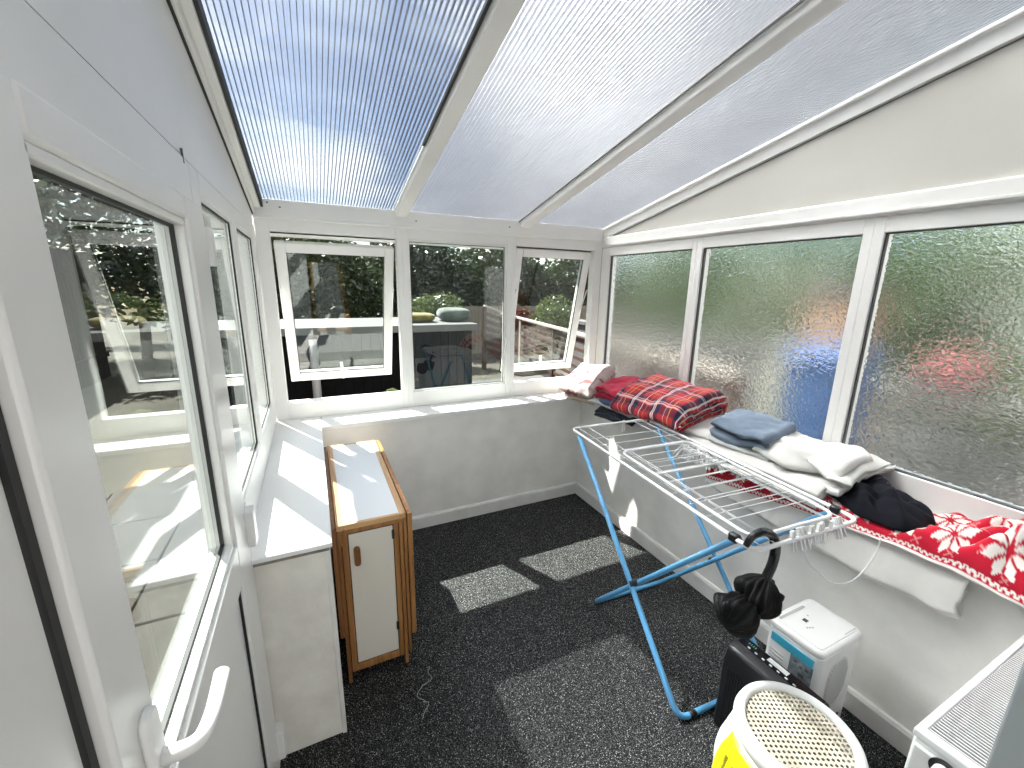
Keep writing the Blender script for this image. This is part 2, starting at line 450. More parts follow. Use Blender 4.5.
# right wall: three frosted lights
ZRT, ZRB = 1.88, .935
def right_frame(n, y0, y1, o0, o1, label):
    w = setting('window_%d' % n, label, 'window', (XR, (y0+y1)/2, ZS))
    b = MB()
    b.box(XR, XR+.07, y0, o0, ZS, 1.94); b.box(XR, XR+.07, o1, y1, ZS, 1.94)
    b.box(XR, XR+.07, o0, o1, ZRT, 1.94); b.box(XR, XR+.07, o0, o1, ZS, ZRB)
    b.build('frame', UPVC, w, bevel=.0025)
    g = MB()
    for r in ((o0,o0+.005,ZRB,ZRT),(o1-.005,o1,ZRB,ZRT),(o0,o1,ZRT-.005,ZRT),(o0,o1,ZRB,ZRB+.005)):
        g.box(XR+.012, XR+.03, r[0], r[1], r[2], r[3])
    g.build('gasket', GREYGK, w)
    MB().box(XR+.030, XR+.036, o0+.002, o1-.002, ZRB+.002, ZRT-.002).build('pane', OBSC, w)
    return w
right_frame(4, -.72, YB, -.685, .10, 'frosted window nearest the back corner')
right_frame(5, -1.605, -.72, -1.568, -.760, 'middle frosted window of the right wall')
right_frame(6, -2.60, -1.605, -2.55, -1.643, 'frosted window above the snowflake blanket')
g = setting('wall_right_gable', 'cream boarded gable above the frosted windows', 'wall', (XR, -1.2, 1.94))
MB().box(XR-.010, XR+.06, -2.7, YB, 1.946, 2.022).build('moulding', UPVC, g, bevel=.008)
MB().box(XR-.020, XR-.010, -2.7, YB-.012, 1.952, 1.966).build('bead', UPVC, g, bevel=.003)
MB().prism([(YB-.02, 2.02), (-2.7, 2.02), (-2.7, roof(-2.7)-.03), (YB-.02, roof(YB-.02)-.01)], 'x', XR+.012, XR+.05).build('panel', UPVC_C, g)
MB().prism([(YB-.01, roof(YB)-.085), (-2.7, roof(-2.7)-.085), (-2.7, roof(-2.7)-.082), (YB-.01, roof(YB)-.082)], 'x', XR+.009, XR+.02).build('shadow_gap', GREYGK, g)
MB().prism([(YB, roof(YB)-.079), (-2.7, roof(-2.7)-.079), (-2.7, roof(-2.7)-.004), (YB, roof(YB)-.004)], 'x', XR-.004, XR+.05).build('rafter_cover', UPVC, g, bevel=.003)
MB().prism([(YB, roof(YB)-.022), (-2.7, roof(-2.7)-.022), (-2.7, roof(-2.7)-.003), (YB, roof(YB)-.003)], 'x', XR-.022, XR+.0).build('edge_bead', UPVC, g, bevel=.005)

# left wall: door, two fixed lights, boarded panels above
ZLT, ZLB = 1.872, .962
def left_frame(n, y0, y1, o0, o1, label):
    w = setting('window_%d' % n, label, 'window', (XL, (y0+y1)/2, ZS))
    b = MB()
    b.box(XL-.07, XL, y0, o0, ZS, 1.935); b.box(XL-.07, XL, o1, y1, ZS, 1.935)
    b.box(XL-.07, XL, o0, o1, ZLT, 1.935); b.box(XL-.07, XL, o0, o1, ZS, ZLB)
    b.build('frame', UPVC, w, bevel=.005)
    b = MB()
    for r in ((o0,o0+.012,ZLB,ZLT),(o1-.012,o1,ZLB,ZLT),(o0+.012,o1-.012,ZLT-.012,ZLT),(o0+.012,o1-.012,ZLB,ZLB+.012)):
        b.box(XL-.014, XL-.003, r[0], r[1], r[2], r[3])
    b.build('bead', UPVC, w, bevel=.002)
    g = MB()
    for r in ((o0+.012,o0+.017,ZLB+.012,ZLT-.012),(o1-.017,o1-.012,ZLB+.012,ZLT-.012),(o0+.012,o1-.012,ZLT-.017,ZLT-.012),(o0+.012,o1-.012,ZLB+.012,ZLB+.017)):
        g.box(XL-.014, XL-.008, r[0], r[1], r[2], r[3])
    g.build('gasket', RUBBER, w)
    MB().box(XL-.020, XL-.016, o0+.01, o1-.01, ZLB+.01, ZLT-.01).build('pane', GLASS, w)
    return w
left_frame(7, -1.16, -.565, -1.145, -.615, 'left window beside the door')
left_frame(8, -.565, YB, -.515, .05, 'left window in the back corner')

d = setting('door_1', 'white half glazed door in the left wall', 'door', (XL, -1.68, 0))
# outer frame: hinge jamb, lock jamb, head
b = MB().box(XL-.07, XL, -1.245, -1.16, 0, 1.935).box(XL-.07, XL, -2.26, -2.135, 0, 1.935).box(XL-.07, XL, -2.135, -1.245, 1.832, 1.935)
b.build('frame', UPVC, d, bevel=.005)
MB().box(XL-.03, XL+.004, -2.136, -2.124, 0, 1.83).build('edge_seal', RUBBER, d)
LX0, LX1 = XL-.045, XL+.018
y0, y1, zt = -2.122, -1.252, 1.828
gy0, gy1, gz0, gz1 = -2.022, -1.425, .970, 1.777
py0, py1, pz0, pz1 = -2.022, -1.425, .14, .855
b = MB().box(LX0, LX1, y0, gy0, .012, zt).box(LX0, LX1, gy1, y1, .012, zt)
b.box(LX0, LX1, gy0, gy1, gz1, zt).box(LX0, LX1, gy0, gy1, pz1, gz0).box(LX0, LX1, gy0, gy1, .012, pz0)
leaf = b.build('door_leaf', UPVC, d, bevel=.006)
b = MB()
for r in ((gy0,gy0+.014,gz0,gz1),(gy1-.014,gy1,gz0,gz1),(gy0,gy1,gz1-.014,gz1),(gy0,gy1,gz0,gz0+.014)):
    b.box(LX1-.026, LX1-.006, r[0], r[1], r[2], r[3])
b.build('bead', UPVC, leaf, bevel=.003)
g = MB()
for r in ((gy0+.014,gy0+.020,gz0+.014,gz1-.014),(gy1-.021,gy1-.014,gz0+.014,gz1-.014),(gy0+.014,gy1-.014,gz1-.020,gz1-.014),(gy0+.014,gy1-.014,gz0+.014,gz0+.020)):
    g.box(LX1-.032, LX1-.024, r[0], r[1], r[2], r[3])
g.build('gasket', RUBBER, leaf)
MB().box(LX1-.036, LX1-.032, gy0+.01, gy1-.01, gz0+.01, gz1-.01).build('pane', GLASS, leaf)
MB().box(LX1-.040, LX1-.014, py0+.006, py1-.006, pz0+.006, pz1-.006).build('lower_panel', UPVC, leaf)
g = MB()
for r in ((py0,py0+.006,pz0,pz1),(py1-.007,py1,pz0,pz1),(py0,py1,pz1-.006,pz1),(py0,py1,pz0,pz0+.006)):
    g.box(LX1-.030, LX1-.008, r[0], r[1], r[2], r[3])
g.build('panel_gasket', RUBBER, leaf)
# lever handle on a long back plate
hx = LX1; hy = -2.060
poly = [(u, v) for u, v in rrect(.036, .215, .017, 6)]
hp = MB().prism([(hy+u, 1.030+v) for u, v in poly], 'x', hx, hx+.012)
hpo = hp.build('handle_plate', WPLAS, leaf, bevel=.004)
MB().tube(round_path([(hx+.008,hy,1.062),(hx+.050,hy,1.062),(hx+.058,hy+.04,1.062),(hx+.058,hy+.108,1.064)], .03, 6, False), .0105, 14).build('lever', WPLAS, hpo, smooth=True)
MB().tube([(hx+.012,hy,1.000),(hx+.0135,hy,1.000)], .008, 14).build('lock_cylinder', CHROME, hpo)
# flag hinges
for z in (.93, .10):
    h = MB().box(XL, XL+.016, -1.248, -1.205, z-.055, z+.055).box(XL+.014, XL+.040, -1.285, -1.236, z-.058, z+.058)
    h.build('hinge', WPLAS, d, bevel=.005)
tag(MB().box(XL, XL+.022, -1.205, -1.165, 1.685, 1.785).build('door_sensor', WPLAS, bevel=.004), 'small white plastic alarm contact at the top of the door jamb', 'sensor')

g = setting('wall_left_gable', 'white boarded panels above the left windows and door', 'wall', (XL, -1.2, 1.94))
MB().prism([(YB, 1.9385), (-2.7, 1.9385), (-2.7, roof(-2.7)-.09), (YB, roof(YB)-.085)], 'x', XL-.05, XL-.004).build('panel', UPVC, g)
MB().box(XL-.03, XL-.006, -2.7, YB, 1.9345, 1.9395).build('board_joint', GREYGK, g)
MB().obox((XL-.001, -1.285, 1.935), (.002,0,0), (0,.003,0), (0,0,.016)).build('joint_clip', GREYGK, g)
MB().prism([(YB, roof(YB)-.085), (-2.7, roof(-2.7)-.085), (-2.7, roof(-2.7)-.082), (YB, roof(YB)-.082)], 'x', XL-.02, XL+.003).build('shadow_gap', RUBBER, g)
MB().prism([(YB, roof(YB)-.080), (-2.7, roof(-2.7)-.080), (-2.7, roof(-2.7)-.004), (YB, roof(YB)-.004)], 'x', XL-.03, XL+.012).build('rafter_cover', UPVC, g, bevel=.004)
MB().prism([(YB, roof(YB)-.052), (-2.7, roof(-2.7)-.052), (-2.7, roof(-2.7)-.002), (YB, roof(YB)-.002)], 'x', XL+.012, XL+.042).build('edge_bead', UPVC, g, bevel=.006)
MB().prism([(YB-.012, roof(YB)-.045), (-2.7, roof(-2.7)-.045), (-2.7, roof(-2.7)+.0), (YB-.012, roof(YB)+.0)], 'x', XL+.043, XL+.054).build('black_gasket', RUBBER, g)

# ------------------------------------------------------------------ roof
rf = setting('ceiling', 'sloping ribbed polycarbonate lean-to roof with white glazing bars', 'roof', (-.9, -1.2, 2.1))
YE, YT = .44, -2.75           # sheet from the gutter up to the house
def sheet(x0, x1, skin, rib, pitch, name):
    T = .016
    b = MB()
    b.prism([(YE, roof(YE)), (YT, roof(YT)), (YT, roof(YT)+T), (YE, roof(YE)+T)], 'x', x0, x1)
    p = b.build(name, skin, rf)
    r = MB(); n = int((x1-x0)/pitch); lo = .0006 if skin is POLYC else -.0022
    for i in range(n+1):
        x = x0 + (x1-x0)*i/n
        w = .0011
        r.add([(x-w,YE,roof(YE)+lo),(x+w,YE,roof(YE)+lo),(x+w,YT,roof(YT)+lo),(x-w,YT,roof(YT)+lo),
               (x-w,YE,roof(YE)+T-.0006),(x+w,YE,roof(YE)+T-.0006),(x+w,YT,roof(YT)+T-.0006),(x-w,YT,roof(YT)+T-.0006)],
              [(0,3,2,1),(4,5,6,7),(0,1,5,4),(1,2,6,5),(2,3,7,6),(3,0,4,7)])
    r.build('rib', rib, p)
sheet(XL+.03, -1.30, POLYC, RIBC, .0165, 'roof_panel')
sheet(-1.30, -.44, POLYM, RIBM, .0165, 'roof_panel')
sheet(-.44, XR+.03, POLYM, RIBM, .0165, 'roof_panel')
def bar(xc, w, dep):
    pr_ = [(YB-.012, roof(YB-.012)-dep), (YT, roof(YT)-dep), (YT, roof(YT)-.001), (YB-.012, roof(YB-.012)-.001)]
    o = MB().prism(pr_, 'x', xc-w/2, xc+w/2).build('rafter', UPVC, rf, bevel=.006)
    t = [(YE, roof(YE)+.018), (YT, roof(YT)+.018), (YT, roof(YT)+.035), (YE, roof(YE)+.035)]
    MB().prism(t, 'x', xc-w/2, xc+w/2).build('top_cap', UPVC, o, bevel=.004)
    for s_ in (-1, 1):
        x = xc+s_*(w/2+.004)
        q = [(YB-.012, roof(YB-.012)-.012), (YT, roof(YT)-.012), (YT, roof(YT)-.001), (YB-.012, roof(YB-.012)-.001)]
        MB().prism(q, 'x', x-.004, x+.004).build('bead', UPVC, o, bevel=.002)
    return o
r1 = bar(-1.292, .072, .040)
r2 = bar(-.432, .072, .045)
# loose black gasket along the clear sheet
MB().prism([(-.60, roof(-.60)-.016), (YT, roof(YT)-.016), (YT, roof(YT)-.003), (-.60, roof(-.60)-.003)], 'x', -1.342, -1.331).build('gasket', RUBBER, r1)
MB().prism([(YB-.012, roof(YB)-.010), (YT, roof(YT)-.010), (YT, roof(YT)-.003), (YB-.012, roof(YB)-.003)], 'x', -.481, -.477).build('gasket', GREYGK, r2)
# board added between frame head and gutter to block sun through the sheet
MB().box(XL-.1, XR+.1, YB+.08, .402, 1.955, 2.0).build('sun_stop_board', UPVC, rf, bevel=.003)
# gutter outside the eaves
gu = MB()
gp = [(.40,1.955),(.40,1.935),(.42,1.915),(.50,1.915),(.525,1.935),(.525,2.03),(.515,2.03),(.515,1.94),(.495,1.927),(.425,1.927),(.412,1.94),(.412,1.955)]
gu.prism(gp, 'x', XL-.1, XR+.1).build('gutter', UPVC, rf)

# ------------------------------------------------------------------ house behind the camera (seen only in reflections and at the right edge)
w = setting('wall_house', 'grey painted house wall beside the heater', 'wall', (0, YH, 0))
MB().box(-.88, .36, YH-.14, YH, 0, 2.9).build('wall_panel', HOUSE, w, bevel=.004)
MB().box(-2.4, -2.155, YH-.14, YH+.20, 0, 2.9).build('wall_panel', HOUSE, w)
MB().box(-2.155, -.88, YH-.28, YH-.20, 2.12, 2.9).build('lintel', HOUSE, w)
wh = setting('wall_hall', 'plain walls of the room behind the doorway', 'wall', (-1, -4, 0))
MB().box(-2.4, .4, -4.66, -4.6, 0, .7).box(-2.4, .4, -4.66, -4.6, 2.3, 2.5).build('wall_panel', HALL, wh)  # opening added in the unseen end wall to let sky light in
MB().box(-2.46, -2.4, -4.6, YH-.14, 0, 2.5).build('wall_panel', HALL, wh)
MB().box(.30, .36, -4.6, YH-.14, 0, 2.5).build('wall_panel', HALL, wh)
MB().box(-2.46, .36, -4.66, YH-.28, 2.45, 2.5).build('ceiling_panel', HALL, wh)
# ------------------------------------------------------------------ drop-leaf cabinet table
t = thing('drop_leaf_table', 'folded pine drop-leaf table with white laminate top beside the white boxed wall', 'table', (-1.69, -.6, 0))
ty0, ty1, tx0, tx1, tz = -1.04, -.145, -1.824, -1.568, .737
MB().box(tx0+.004, tx1-.004, ty0+.004, ty1-.004, tz-.012, tz).build('table_top', LAMIN, t, bevel=.002)
for xa, xb in ((tx0-.004, tx0+.022), (tx1-.022, tx1+.004)):
    MB().box(xa, xb, ty0, ty1, tz-.022, tz+.0015).build('edge_trim', PINEY, t, bevel=.003)
PINEX = wood_mat('pale_pine_cross', (.48,.27,.12), (.66,.43,.22), 'x')
for ya, yb in ((ty0, ty0+.016), (ty1-.016, ty1)):
    MB().box(tx0+.022, tx1-.022, ya, yb, tz-.022, tz+.0015).build('edge_trim', PINEX, t, bevel=.003)
# hanging leaves: laminate board with pine lipping
for x0, x1, za in ((-1.847, -1.830, .235), (-1.560, -1.540, .150)):
    lf = MB().box(x0+.004, x1-.004, ty0+.02, ty1-.02, za+.02, tz-.006).build('drop_leaf', LAMIN, t)
    b = MB().box(x0, x1, ty0-.004, ty0+.02, za, tz-.002).box(x0, x1, ty1-.02, ty1, za, tz-.002).box(x0, x1, ty0+.02, ty1-.02, za, za+.02).box(x0, x1, ty0+.02, ty1-.02, tz-.02, tz-.002)
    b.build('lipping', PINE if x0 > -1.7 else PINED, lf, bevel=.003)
# carcass
MB().box(-1.792, tx1-.030, ty0+.012, ty1-.012, .085, tz-.022).build('carcass', LAMIN, t)
MB().box(-1.812, -1.790, ty0-.002, ty0+.02, .052, .700).box(-1.616, -1.597, ty0-.002, ty0+.02, .052, .700).box(-1.790, -1.616, ty0-.002, ty0+.02, .052, .084).build('front_frame', PINE, t, bevel=.003)
MB().box(tx0+.004, tx1-.004, ty0-.001, ty0+.02, .698, .716).build('top_rail', PINE, t, bevel=.003)
for x0, x1, z0 in ((-1.8295, -1.814, 0), (-1.594, -1.579, .0), (-1.576, -1.563, .06)):
    for ya, yb in ((ty0-.001, ty0+.026), (ty1-.03, ty1-.004)):
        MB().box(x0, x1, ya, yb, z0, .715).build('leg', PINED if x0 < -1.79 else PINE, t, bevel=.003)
dr = MB().box(-1.787, -1.619, ty0+.001, ty0+.016, .089, .694).build('cabinet_door', DOORP, t, bevel=.002)
b = MB().box(-1.790, -1.787, ty0+.003, ty0+.017, .085, .698).box(-1.619, -1.616, ty0+.003, ty0+.017, .085, .698).box(-1.790, -1.616, ty0+.003, ty0+.017, .694, .698)
b.build('door_gap', DARKV, dr)
h = MB().prism([(-1.760+u, .598+v) for u, v in rrect(.024, .082, .0118, 6)], 'y', ty0-.016, ty0+.001)
h.build('pull', PINED, dr, bevel=.004)
for z in (.655, .215):
    MB().box(-1.624, -1.613, ty0-.005, ty0+.004, z-.02, z+.02).build('hinge', BPLAS, dr, bevel=.002)

# loose white thread on the floor in front of the table
pts = []
for k in range(26):
    s_ = k/25
    pts.append((-1.515 + .020*math.sin(s_*9) - .07*s_ + .010*math.sin(s_*31), -1.10 - .20*s_ + .012*math.sin(s_*17), .0016))
tag(MB().tube(pts, .0014, 6).build('thread', principled('grey_thread', (.30,.30,.30), .8), smooth=True), 'thin pale thread lying on the dark floor in front of the pine table', 'thread')

# ------------------------------------------------------------------ clothes airer
U = Vector((-.061, -.998, 0)); W = Vector((.998, -.061, 0)); A0 = Vector((-.628, -.815, 0))
def A(s_, t_, z): return A0 + U*s_ + W*t_ + Vector((0,0,z))
def zr(s_): return .900 - .018*s_                 # the rack dips slightly towards the door end
LN, WD = 1.11, .505
a = thing('drying_rack', 'blue legged folding clothes airer with white wire top standing along the right wall', 'drying rack', tuple(A(.6,.25,0)))
MB().tube(round_path([A(0,0,zr(0)), A(0,WD,zr(0)), A(LN,WD,zr(LN)), A(LN,0,zr(LN))], .045, 6), .0075, 10, closed=True).build('top_frame', WHITEC, a, smooth=True)
def wires(name, lst, r, par):
    b = MB()
    for p, q in lst: b.tube([p, q], r, 6)
    return b.build(name, WHITEC, par, smooth=True)
wires('wires', [(A(s_,.0,zr(s_)+.002), A(s_,WD,zr(s_)+.002)) for s_ in [.17+.083*i for i in range(4)]] +
      [(A(s_,.0,zr(s_)+.002), A(s_,WD,zr(s_)+.002)) for s_ in [.50+.083*i for i in range(6)]], .0022, a)
wires('side_wires', [(A(0,t_,zr(0)), A(LN,t_,zr(LN))) for t_ in (.045, .10, WD-.10, WD-.045)], .0020, a)
# wing folded back over the top
s0, s1, t0, t1 = .395, 1.075, .030, .430
w_ = MB().tube(round_path([A(s0,t0,zr(s0)+.024), A(s0,t1,zr(s0)+.024), A(s1,t1,zr(s1)+.016), A(s1,t0,zr(s1)+.016)], .045, 6), .0065, 10, closed=True).build('wing_frame', WHITEC, a, smooth=True)
MB().tube([A(.63,t0,zr(.63)+.022), A(.63,t1,zr(.63)+.022)], .0055, 8).build('wing_bar', WHITEC, w_, smooth=True)
wires('wing_wires', [(A(s_,t0,zr(s_)+.021), A(s_,t1,zr(s_)+.021)) for s_ in (.455, .515, .575, .70, .77, .84, .91, .98)] + [(A(s0,t_,zr(s0)+.024), A(s1,t_,zr(s1)+.016)) for t_ in (t0+.05, t1-.05)], .0021, w_)
# legs
fz = .0125
far_top, near_foot = .085, .925
near_top, far_foot = 1.03, .272
def legloop(sa, za, sb, ins, nm):
    pts = [A(sa, ins, za), A(sb-.0*1, ins, fz), A(sb, WD-ins, fz), A(sa, WD-ins, za)]
    b = MB().tube(round_path(pts, .055, 7, closed=False), .0115, 12)
    return b.build(nm, BLUE, a, smooth=True)
lg1 = legloop(far_top, zr(far_top)-.012, near_foot, 0.0, 'leg_loop')
lg2 = legloop(near_top, zr(near_top)-.012, far_foot, .034, 'leg_loop')
# pivots where the loops cross, end clips on the frame
def cross(t_):
    # intersection of the two leg lines in (s,z)
    s_a, z_a, s_b, z_b = far_top, zr(far_top), near_foot, fz
    s_c, z_c, s_d, z_d = near_top, zr(near_top), far_foot, fz
    m1 = (z_b-z_a)/(s_b-s_a); m2 = (z_d-z_c)/(s_d-s_c)
    s_ = (z_c - m2*s_c - z_a + m1*s_a)/(m1-m2)
    return A(s_, t_, z_a+m1*(s_-s_a))
for t_ in (.017, WD-.017):
    c_ = cross(t_)
    MB().tube([c_-W*.026, c_+W*.026], .014, 12).build('pivot', BPLAS, a, bevel=.003)
for s_, t_ in ((1.035, .004), (1.035, WD-.004), (.02, .006), (.02, WD-.006)):
    c_ = A(s_, t_, zr(s_))
    big = s_ > .5
    MB().obox(c_ + Vector((0,0,-.001)), U*(.016 if big else .010), W*(.012 if big else .009), Vector((0,0,.014 if big else .008))).build('clip', BPLAS, a, bevel=.005)
for t_ in (.055, WD-.055):
    MB().tube([A(near_foot+.0, t_, .0125), A(near_foot, t_+.03 if t_ < .2 else t_-.03, .0125)], .0135, 12).build('foot_cap', BPLAS, a, smooth=True)

# clothes pegs
def peg_mesh():
    b = MB()
    for s_ in (-1, 1):
        b.add([(s_*.002,-.005,-.030),(s_*.007,-.005,-.030),(s_*.010,-.005,.010),(s_*.012,-.005,.040),(s_*.008,-.005,.040),(s_*.003,-.005,.010),
               (s_*.002,.005,-.030),(s_*.007,.005,-.030),(s_*.010,.005,.010),(s_*.012,.005,.040),(s_*.008,.005,.040),(s_*.003,.005,.010)],
              [(0,1,2,3,4,5),(6,11,10,9,8,7),(0,6,7,1),(1,7,8,2),(2,8,9,3),(3,9,10,4),(4,10,11,5),(5,11,6,0)])
    return b
proto = peg_mesh().build('clothes_peg', WPLAS, bevel=.001)
sp = MB().tube([(-.008,0,.004),(-.004,0,.008),(.004,0,.008),(.008,0,.004),(.004,0,0),(-.004,0,0)], .0022, 6, closed=True).build('spring', CHROME, proto, smooth=True)
def put_peg(loc, rot, label, group, first=[True]):
    if first[0]:
        o = proto; first[0] = False
    else:
        o = proto.copy(); COL.objects.link(o)
        c_ = sp.copy(); COL.objects.link(c_); c_.parent = o
    o.location = loc; o.rotation_euler = rot; tag(o, label, 'clothes peg', group)
for i in range(9):
    t_ = .17 + .030*i + .006*math.sin(i*2.1)
    put_peg(tuple(A(LN, t_, zr(LN)+.001)), (PI+random.uniform(-.5,.5), random.uniform(-.12,.12), random.uniform(-.25,.25)), 'white plastic clothes peg clipped on the end rail of the airer beside the umbrella', 'pegs on the end rail of the airer')
for i in range(10):
    s_ = .40 + .022*i
    put_peg(tuple(A(s_, .375+.012*math.sin(i*1.7)+.004*i, zr(s_)-.006)), (random.uniform(2.2,4.0), random.uniform(-.6,.6), random.uniform(0,3.1)), 'white plastic clothes peg clipped on the folded wing of the airer', 'pegs on the wing of the airer')
put_peg(tuple(A(.0, .34, zr(0)-.018)), (PI, 0, .1), 'white plastic clothes peg hanging alone from the far end rail of the airer', None)

# white cord looping from the airer to the hanging white throw
cp = [A(LN-.01, .235, .872), A(LN+.01, .24, .80), Vector((-.385,-1.955,.735)), Vector((-.30,-1.965,.672)), Vector((-.20,-1.975,.655)), Vector((-.12,-1.98,.70)), Vector((-.08,-1.98,.755)), Vector((-.065,-1.975,.79))]
sm = []
for i in range(len(cp)-1):
    p0, p1, p2, p3 = cp[max(i-1,0)], cp[i], cp[i+1], cp[min(i+2,len(cp)-1)]
    for k_ in range(8):
        q = k_/8
        sm.append(.5*((2*p1)+(p2-p0)*q+(2*p0-5*p1+4*p2-p3)*q*q+(3*p1-p0-3*p2+p3)*q**3))
sm.append(cp[-1])
tag(MB().tube(sm, .0026, 8).build('cord', WPLAS, smooth=True), 'thin white cord looping from the airer to the white throw on the wall', 'cord')

# ------------------------------------------------------------------ umbrella hooked on the airer
u = thing('umbrella', 'small black folded umbrella hooked over the near corner of the airer', 'umbrella', (-.62, -1.92, .64))
def cr(pts, n=8):
    pts = [Vector(p) for p in pts]; out = []
    for i in range(len(pts)-1):
        p0, p1, p2, p3 = pts[max(i-1,0)], pts[i], pts[i+1], pts[min(i+2,len(pts)-1)]
        for k_ in range(n):
            q = k_/n
            out.append(.5*((2*p1)+(p2-p0)*q+(2*p0-5*p1+4*p2-p3)*q*q+(3*p1-p0-3*p2+p3)*q**3))
    out.append(pts[-1]); return out
hk = cr([(-.697,-1.895,.882),(-.680,-1.900,.912),(-.640,-1.905,.922),(-.590,-1.905,.895),(-.560,-1.905,.845),(-.560,-1.905,.790),(-.578,-1.905,.745),(-.592,-1.905,.715)])
MB().tube(hk, [.0095 + .0055*min(1, i/26) for i in range(len(hk))], 14).build('crook_handle', BGLOSS, u, smooth=True)
def tuft(name, c, ax, L, r0, r1, npl, seed, par):
    """bunched pleated nylon: lathe with deep pleats and noise along axis ax"""
    ax = Vector(ax).normalized(); e1 = ax.orthogonal().normalized(); e2 = ax.cross(e1)
    c = Vector(c); nu, nv = 72, 26
    vs = []
    for j in range(nv):
        v = j/(nv-1); env = math.sin(PI*min(1, max(0, .04+.96*v)))**.55
        R = (r0*(1-v)+r1*v)*max(env, .05)
        for i in range(nu):
            th = 2*PI*i/nu
            pl = 1 + .17*abs(math.sin(npl*.5*th + 3*v + seed)) + .12*math.sin(npl*2*th+5*v+seed*2) + .35*N3((math.cos(th)*1.6, math.sin(th)*1.6, v*2.5), 1, (seed,0,0))
            vs.append(c + ax*(L*(v-.5)) + (e1*math.cos(th)+e2*math.sin(th))*R*pl)
    fs = [(j*nu+i, j*nu+(i+1) % nu, (j+1)*nu+(i+1) % nu, (j+1)*nu+i) for j in range(nv-1) for i in range(nu)]
    fs += [tuple(range(nu-1,-1,-1)), tuple((nv-1)*nu+i for i in range(nu))]
    return MB().add(vs, fs).build(name, BFAB, par, smooth=True)
cn = tuft('canopy', (-.612,-1.905,.680), (-.5,.05,-.86), .135, .050, .058, 9, 1.3, u)
tuft('canopy_fold', (-.690,-1.900,.640), (-.85,.05,-.45), .125, .046, .066, 8, 4.1, cn)
for c_, ax, L in (((-.555,-1.925,.668),(.9,-.3,.15),.075), ((-.570,-1.93,.632),(.85,-.3,-.35),.08), ((-.560,-1.90,.700),(.7,-.1,.4),.06)):
    tuft('canopy_flap', c_, ax, L, .020, .016, 3, 2.2, cn)
MB().tube([(-.592,-1.905,.72),(-.63,-1.903,.645),(-.72,-1.898,.605)], .006, 8).build('shaft', BPLAS, u, smooth=True)
bm_ = MB().tube([Vector((-.626,-1.905,.668)) + Vector((.030*math.cos(q), .050*math.sin(q), .042*math.cos(q)*.0 + .02*math.cos(q))) for q in [i*2*PI/28 for i in range(28)]], .004, 6, closed=True)
bm_.build('strap', BPLAS, u, smooth=True)

# ------------------------------------------------------------------ white dehumidifier
dh = thing('dehumidifier', 'white dehumidifier with blue tape strip against the right wall', 'dehumidifier', (-.225, -1.912, 0))
dx0, dx1, dy0, dy1, dz = -.352, -.098, -2.005, -1.815, .430
def rr_prism(x0, x1, y0, y1, z0, z1, r):
    return MB().prism([((x0+x1)/2+p, (y0+y1)/2+q) for p, q in rrect(x1-x0, y1-y0, r, 5)], 'z', z0, z1)
body = rr_prism(dx0, dx1, dy0, dy1, .012, dz-.03, .022).build('body', WPLAS, dh, bevel=.004)
rr_prism(dx0-.003, dx1+.003, dy0-.003, dy1+.003, dz-.03, dz, .025).build('top_cover', WPLAS, dh, bevel=.010, seg=3)
tp = rr_prism(dx0+.014, dx1-.012, dy0+.012, dy1-.040, dz-.002, dz+.0025, .012).build('top_panel', WPLAS, dh, bevel=.002)
MB().prism([((dx0+dx1)/2-.025+p, dy1-.022+q) for p, q in rrect(.150, .010, .004, 3)], 'z', dz-.001, dz+.0012).build('air_slot', GREYV, dh)
MB().box(dx0+.095, dx0+.112, dy1-.078, dy1-.062, dz+.0024, dz+.0034).build('display', INK, tp)
for i in range(3):
    MB().box(dx0+.070+.010*i, dx0+.076+.010*i, dy1-.098-.004*i, dy1-.092-.004*i, dz+.0024, dz+.0032).build('button', GREYV, tp)
MB().box(dx0+.135, dx0+.140, dy1-.062, dy1-.056, dz+.0024, dz+.0032).build('indicator', GREYV, tp)
MB().box(dx1-.085, dx1-.018, dy0+.018, dy0+.020, dz+.0024, dz+.0032).build('lid_seam', GREYV, tp)
# blue tape strip and sticker on the side facing the room
MB().box(dx0-.0042, dx0+.002, dy0+.020, dy1-.020, .352, .385).build('tape_strip', TAPE, dh)
MB().box(dx0-.0034, dx0+.002, dy0+.018, dy0+.095, .235, .352).build('photo_sticker', STICK, dh)
for i, (qy, qz, s_) in enumerate(((.035,.33,.006),(.055,.325,.005),(.075,.335,.005),(.05,.295,.009),(.07,.27,.007))):
    MB().box(dx0-.0044, dx0-.002, dy0+qy-s_, dy0+qy+s_, qz-s_*.8, qz+s_*.8).build('sticker_print', INK, dh)
gl_ = MB()
for i in range(15):
    gl_.box(dx0-.003, dx0+.004, dy1-.075+.0, dy1-.020, .10+.015*i, .106+.015*i)
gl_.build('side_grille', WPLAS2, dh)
# oval intake grille on the end
ov = [(-.225 + .062*math.copysign(abs(math.cos(q))**.8, math.cos(q)), .262 + .105*math.copysign(abs(math.sin(q))**.8, math.sin(q))) for q in [i*2*PI/40 for i in range(40)]]
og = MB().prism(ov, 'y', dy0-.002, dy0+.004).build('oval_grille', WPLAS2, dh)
sl = MB()
for i in range(-9, 10):
    x = -.225 + i*.0062; hz = .100*math.sqrt(max(0, 1-(abs(i*.0062)/.062)**2.2))
    if hz > .01: sl.box(x-.0016, x+.0016, dy0-.0055, dy0-.0015, .262-hz, .262+hz)
sl.build('grille_bars', WPLAS2, og)
MB().prism([(-.30,.075),(-.15,.075),(-.15,.082),(-.30,.082)], 'y', dy0-.003, dy0).build('tank_seam', DARKV, dh)
for x in (dx0+.03, dx1-.03):
    for y in (dy0+.03, dy1-.03):
        MB().lathe([(.012,0),(.012,.013)], (x,y,0), 14).build('foot', BPLAS, dh)

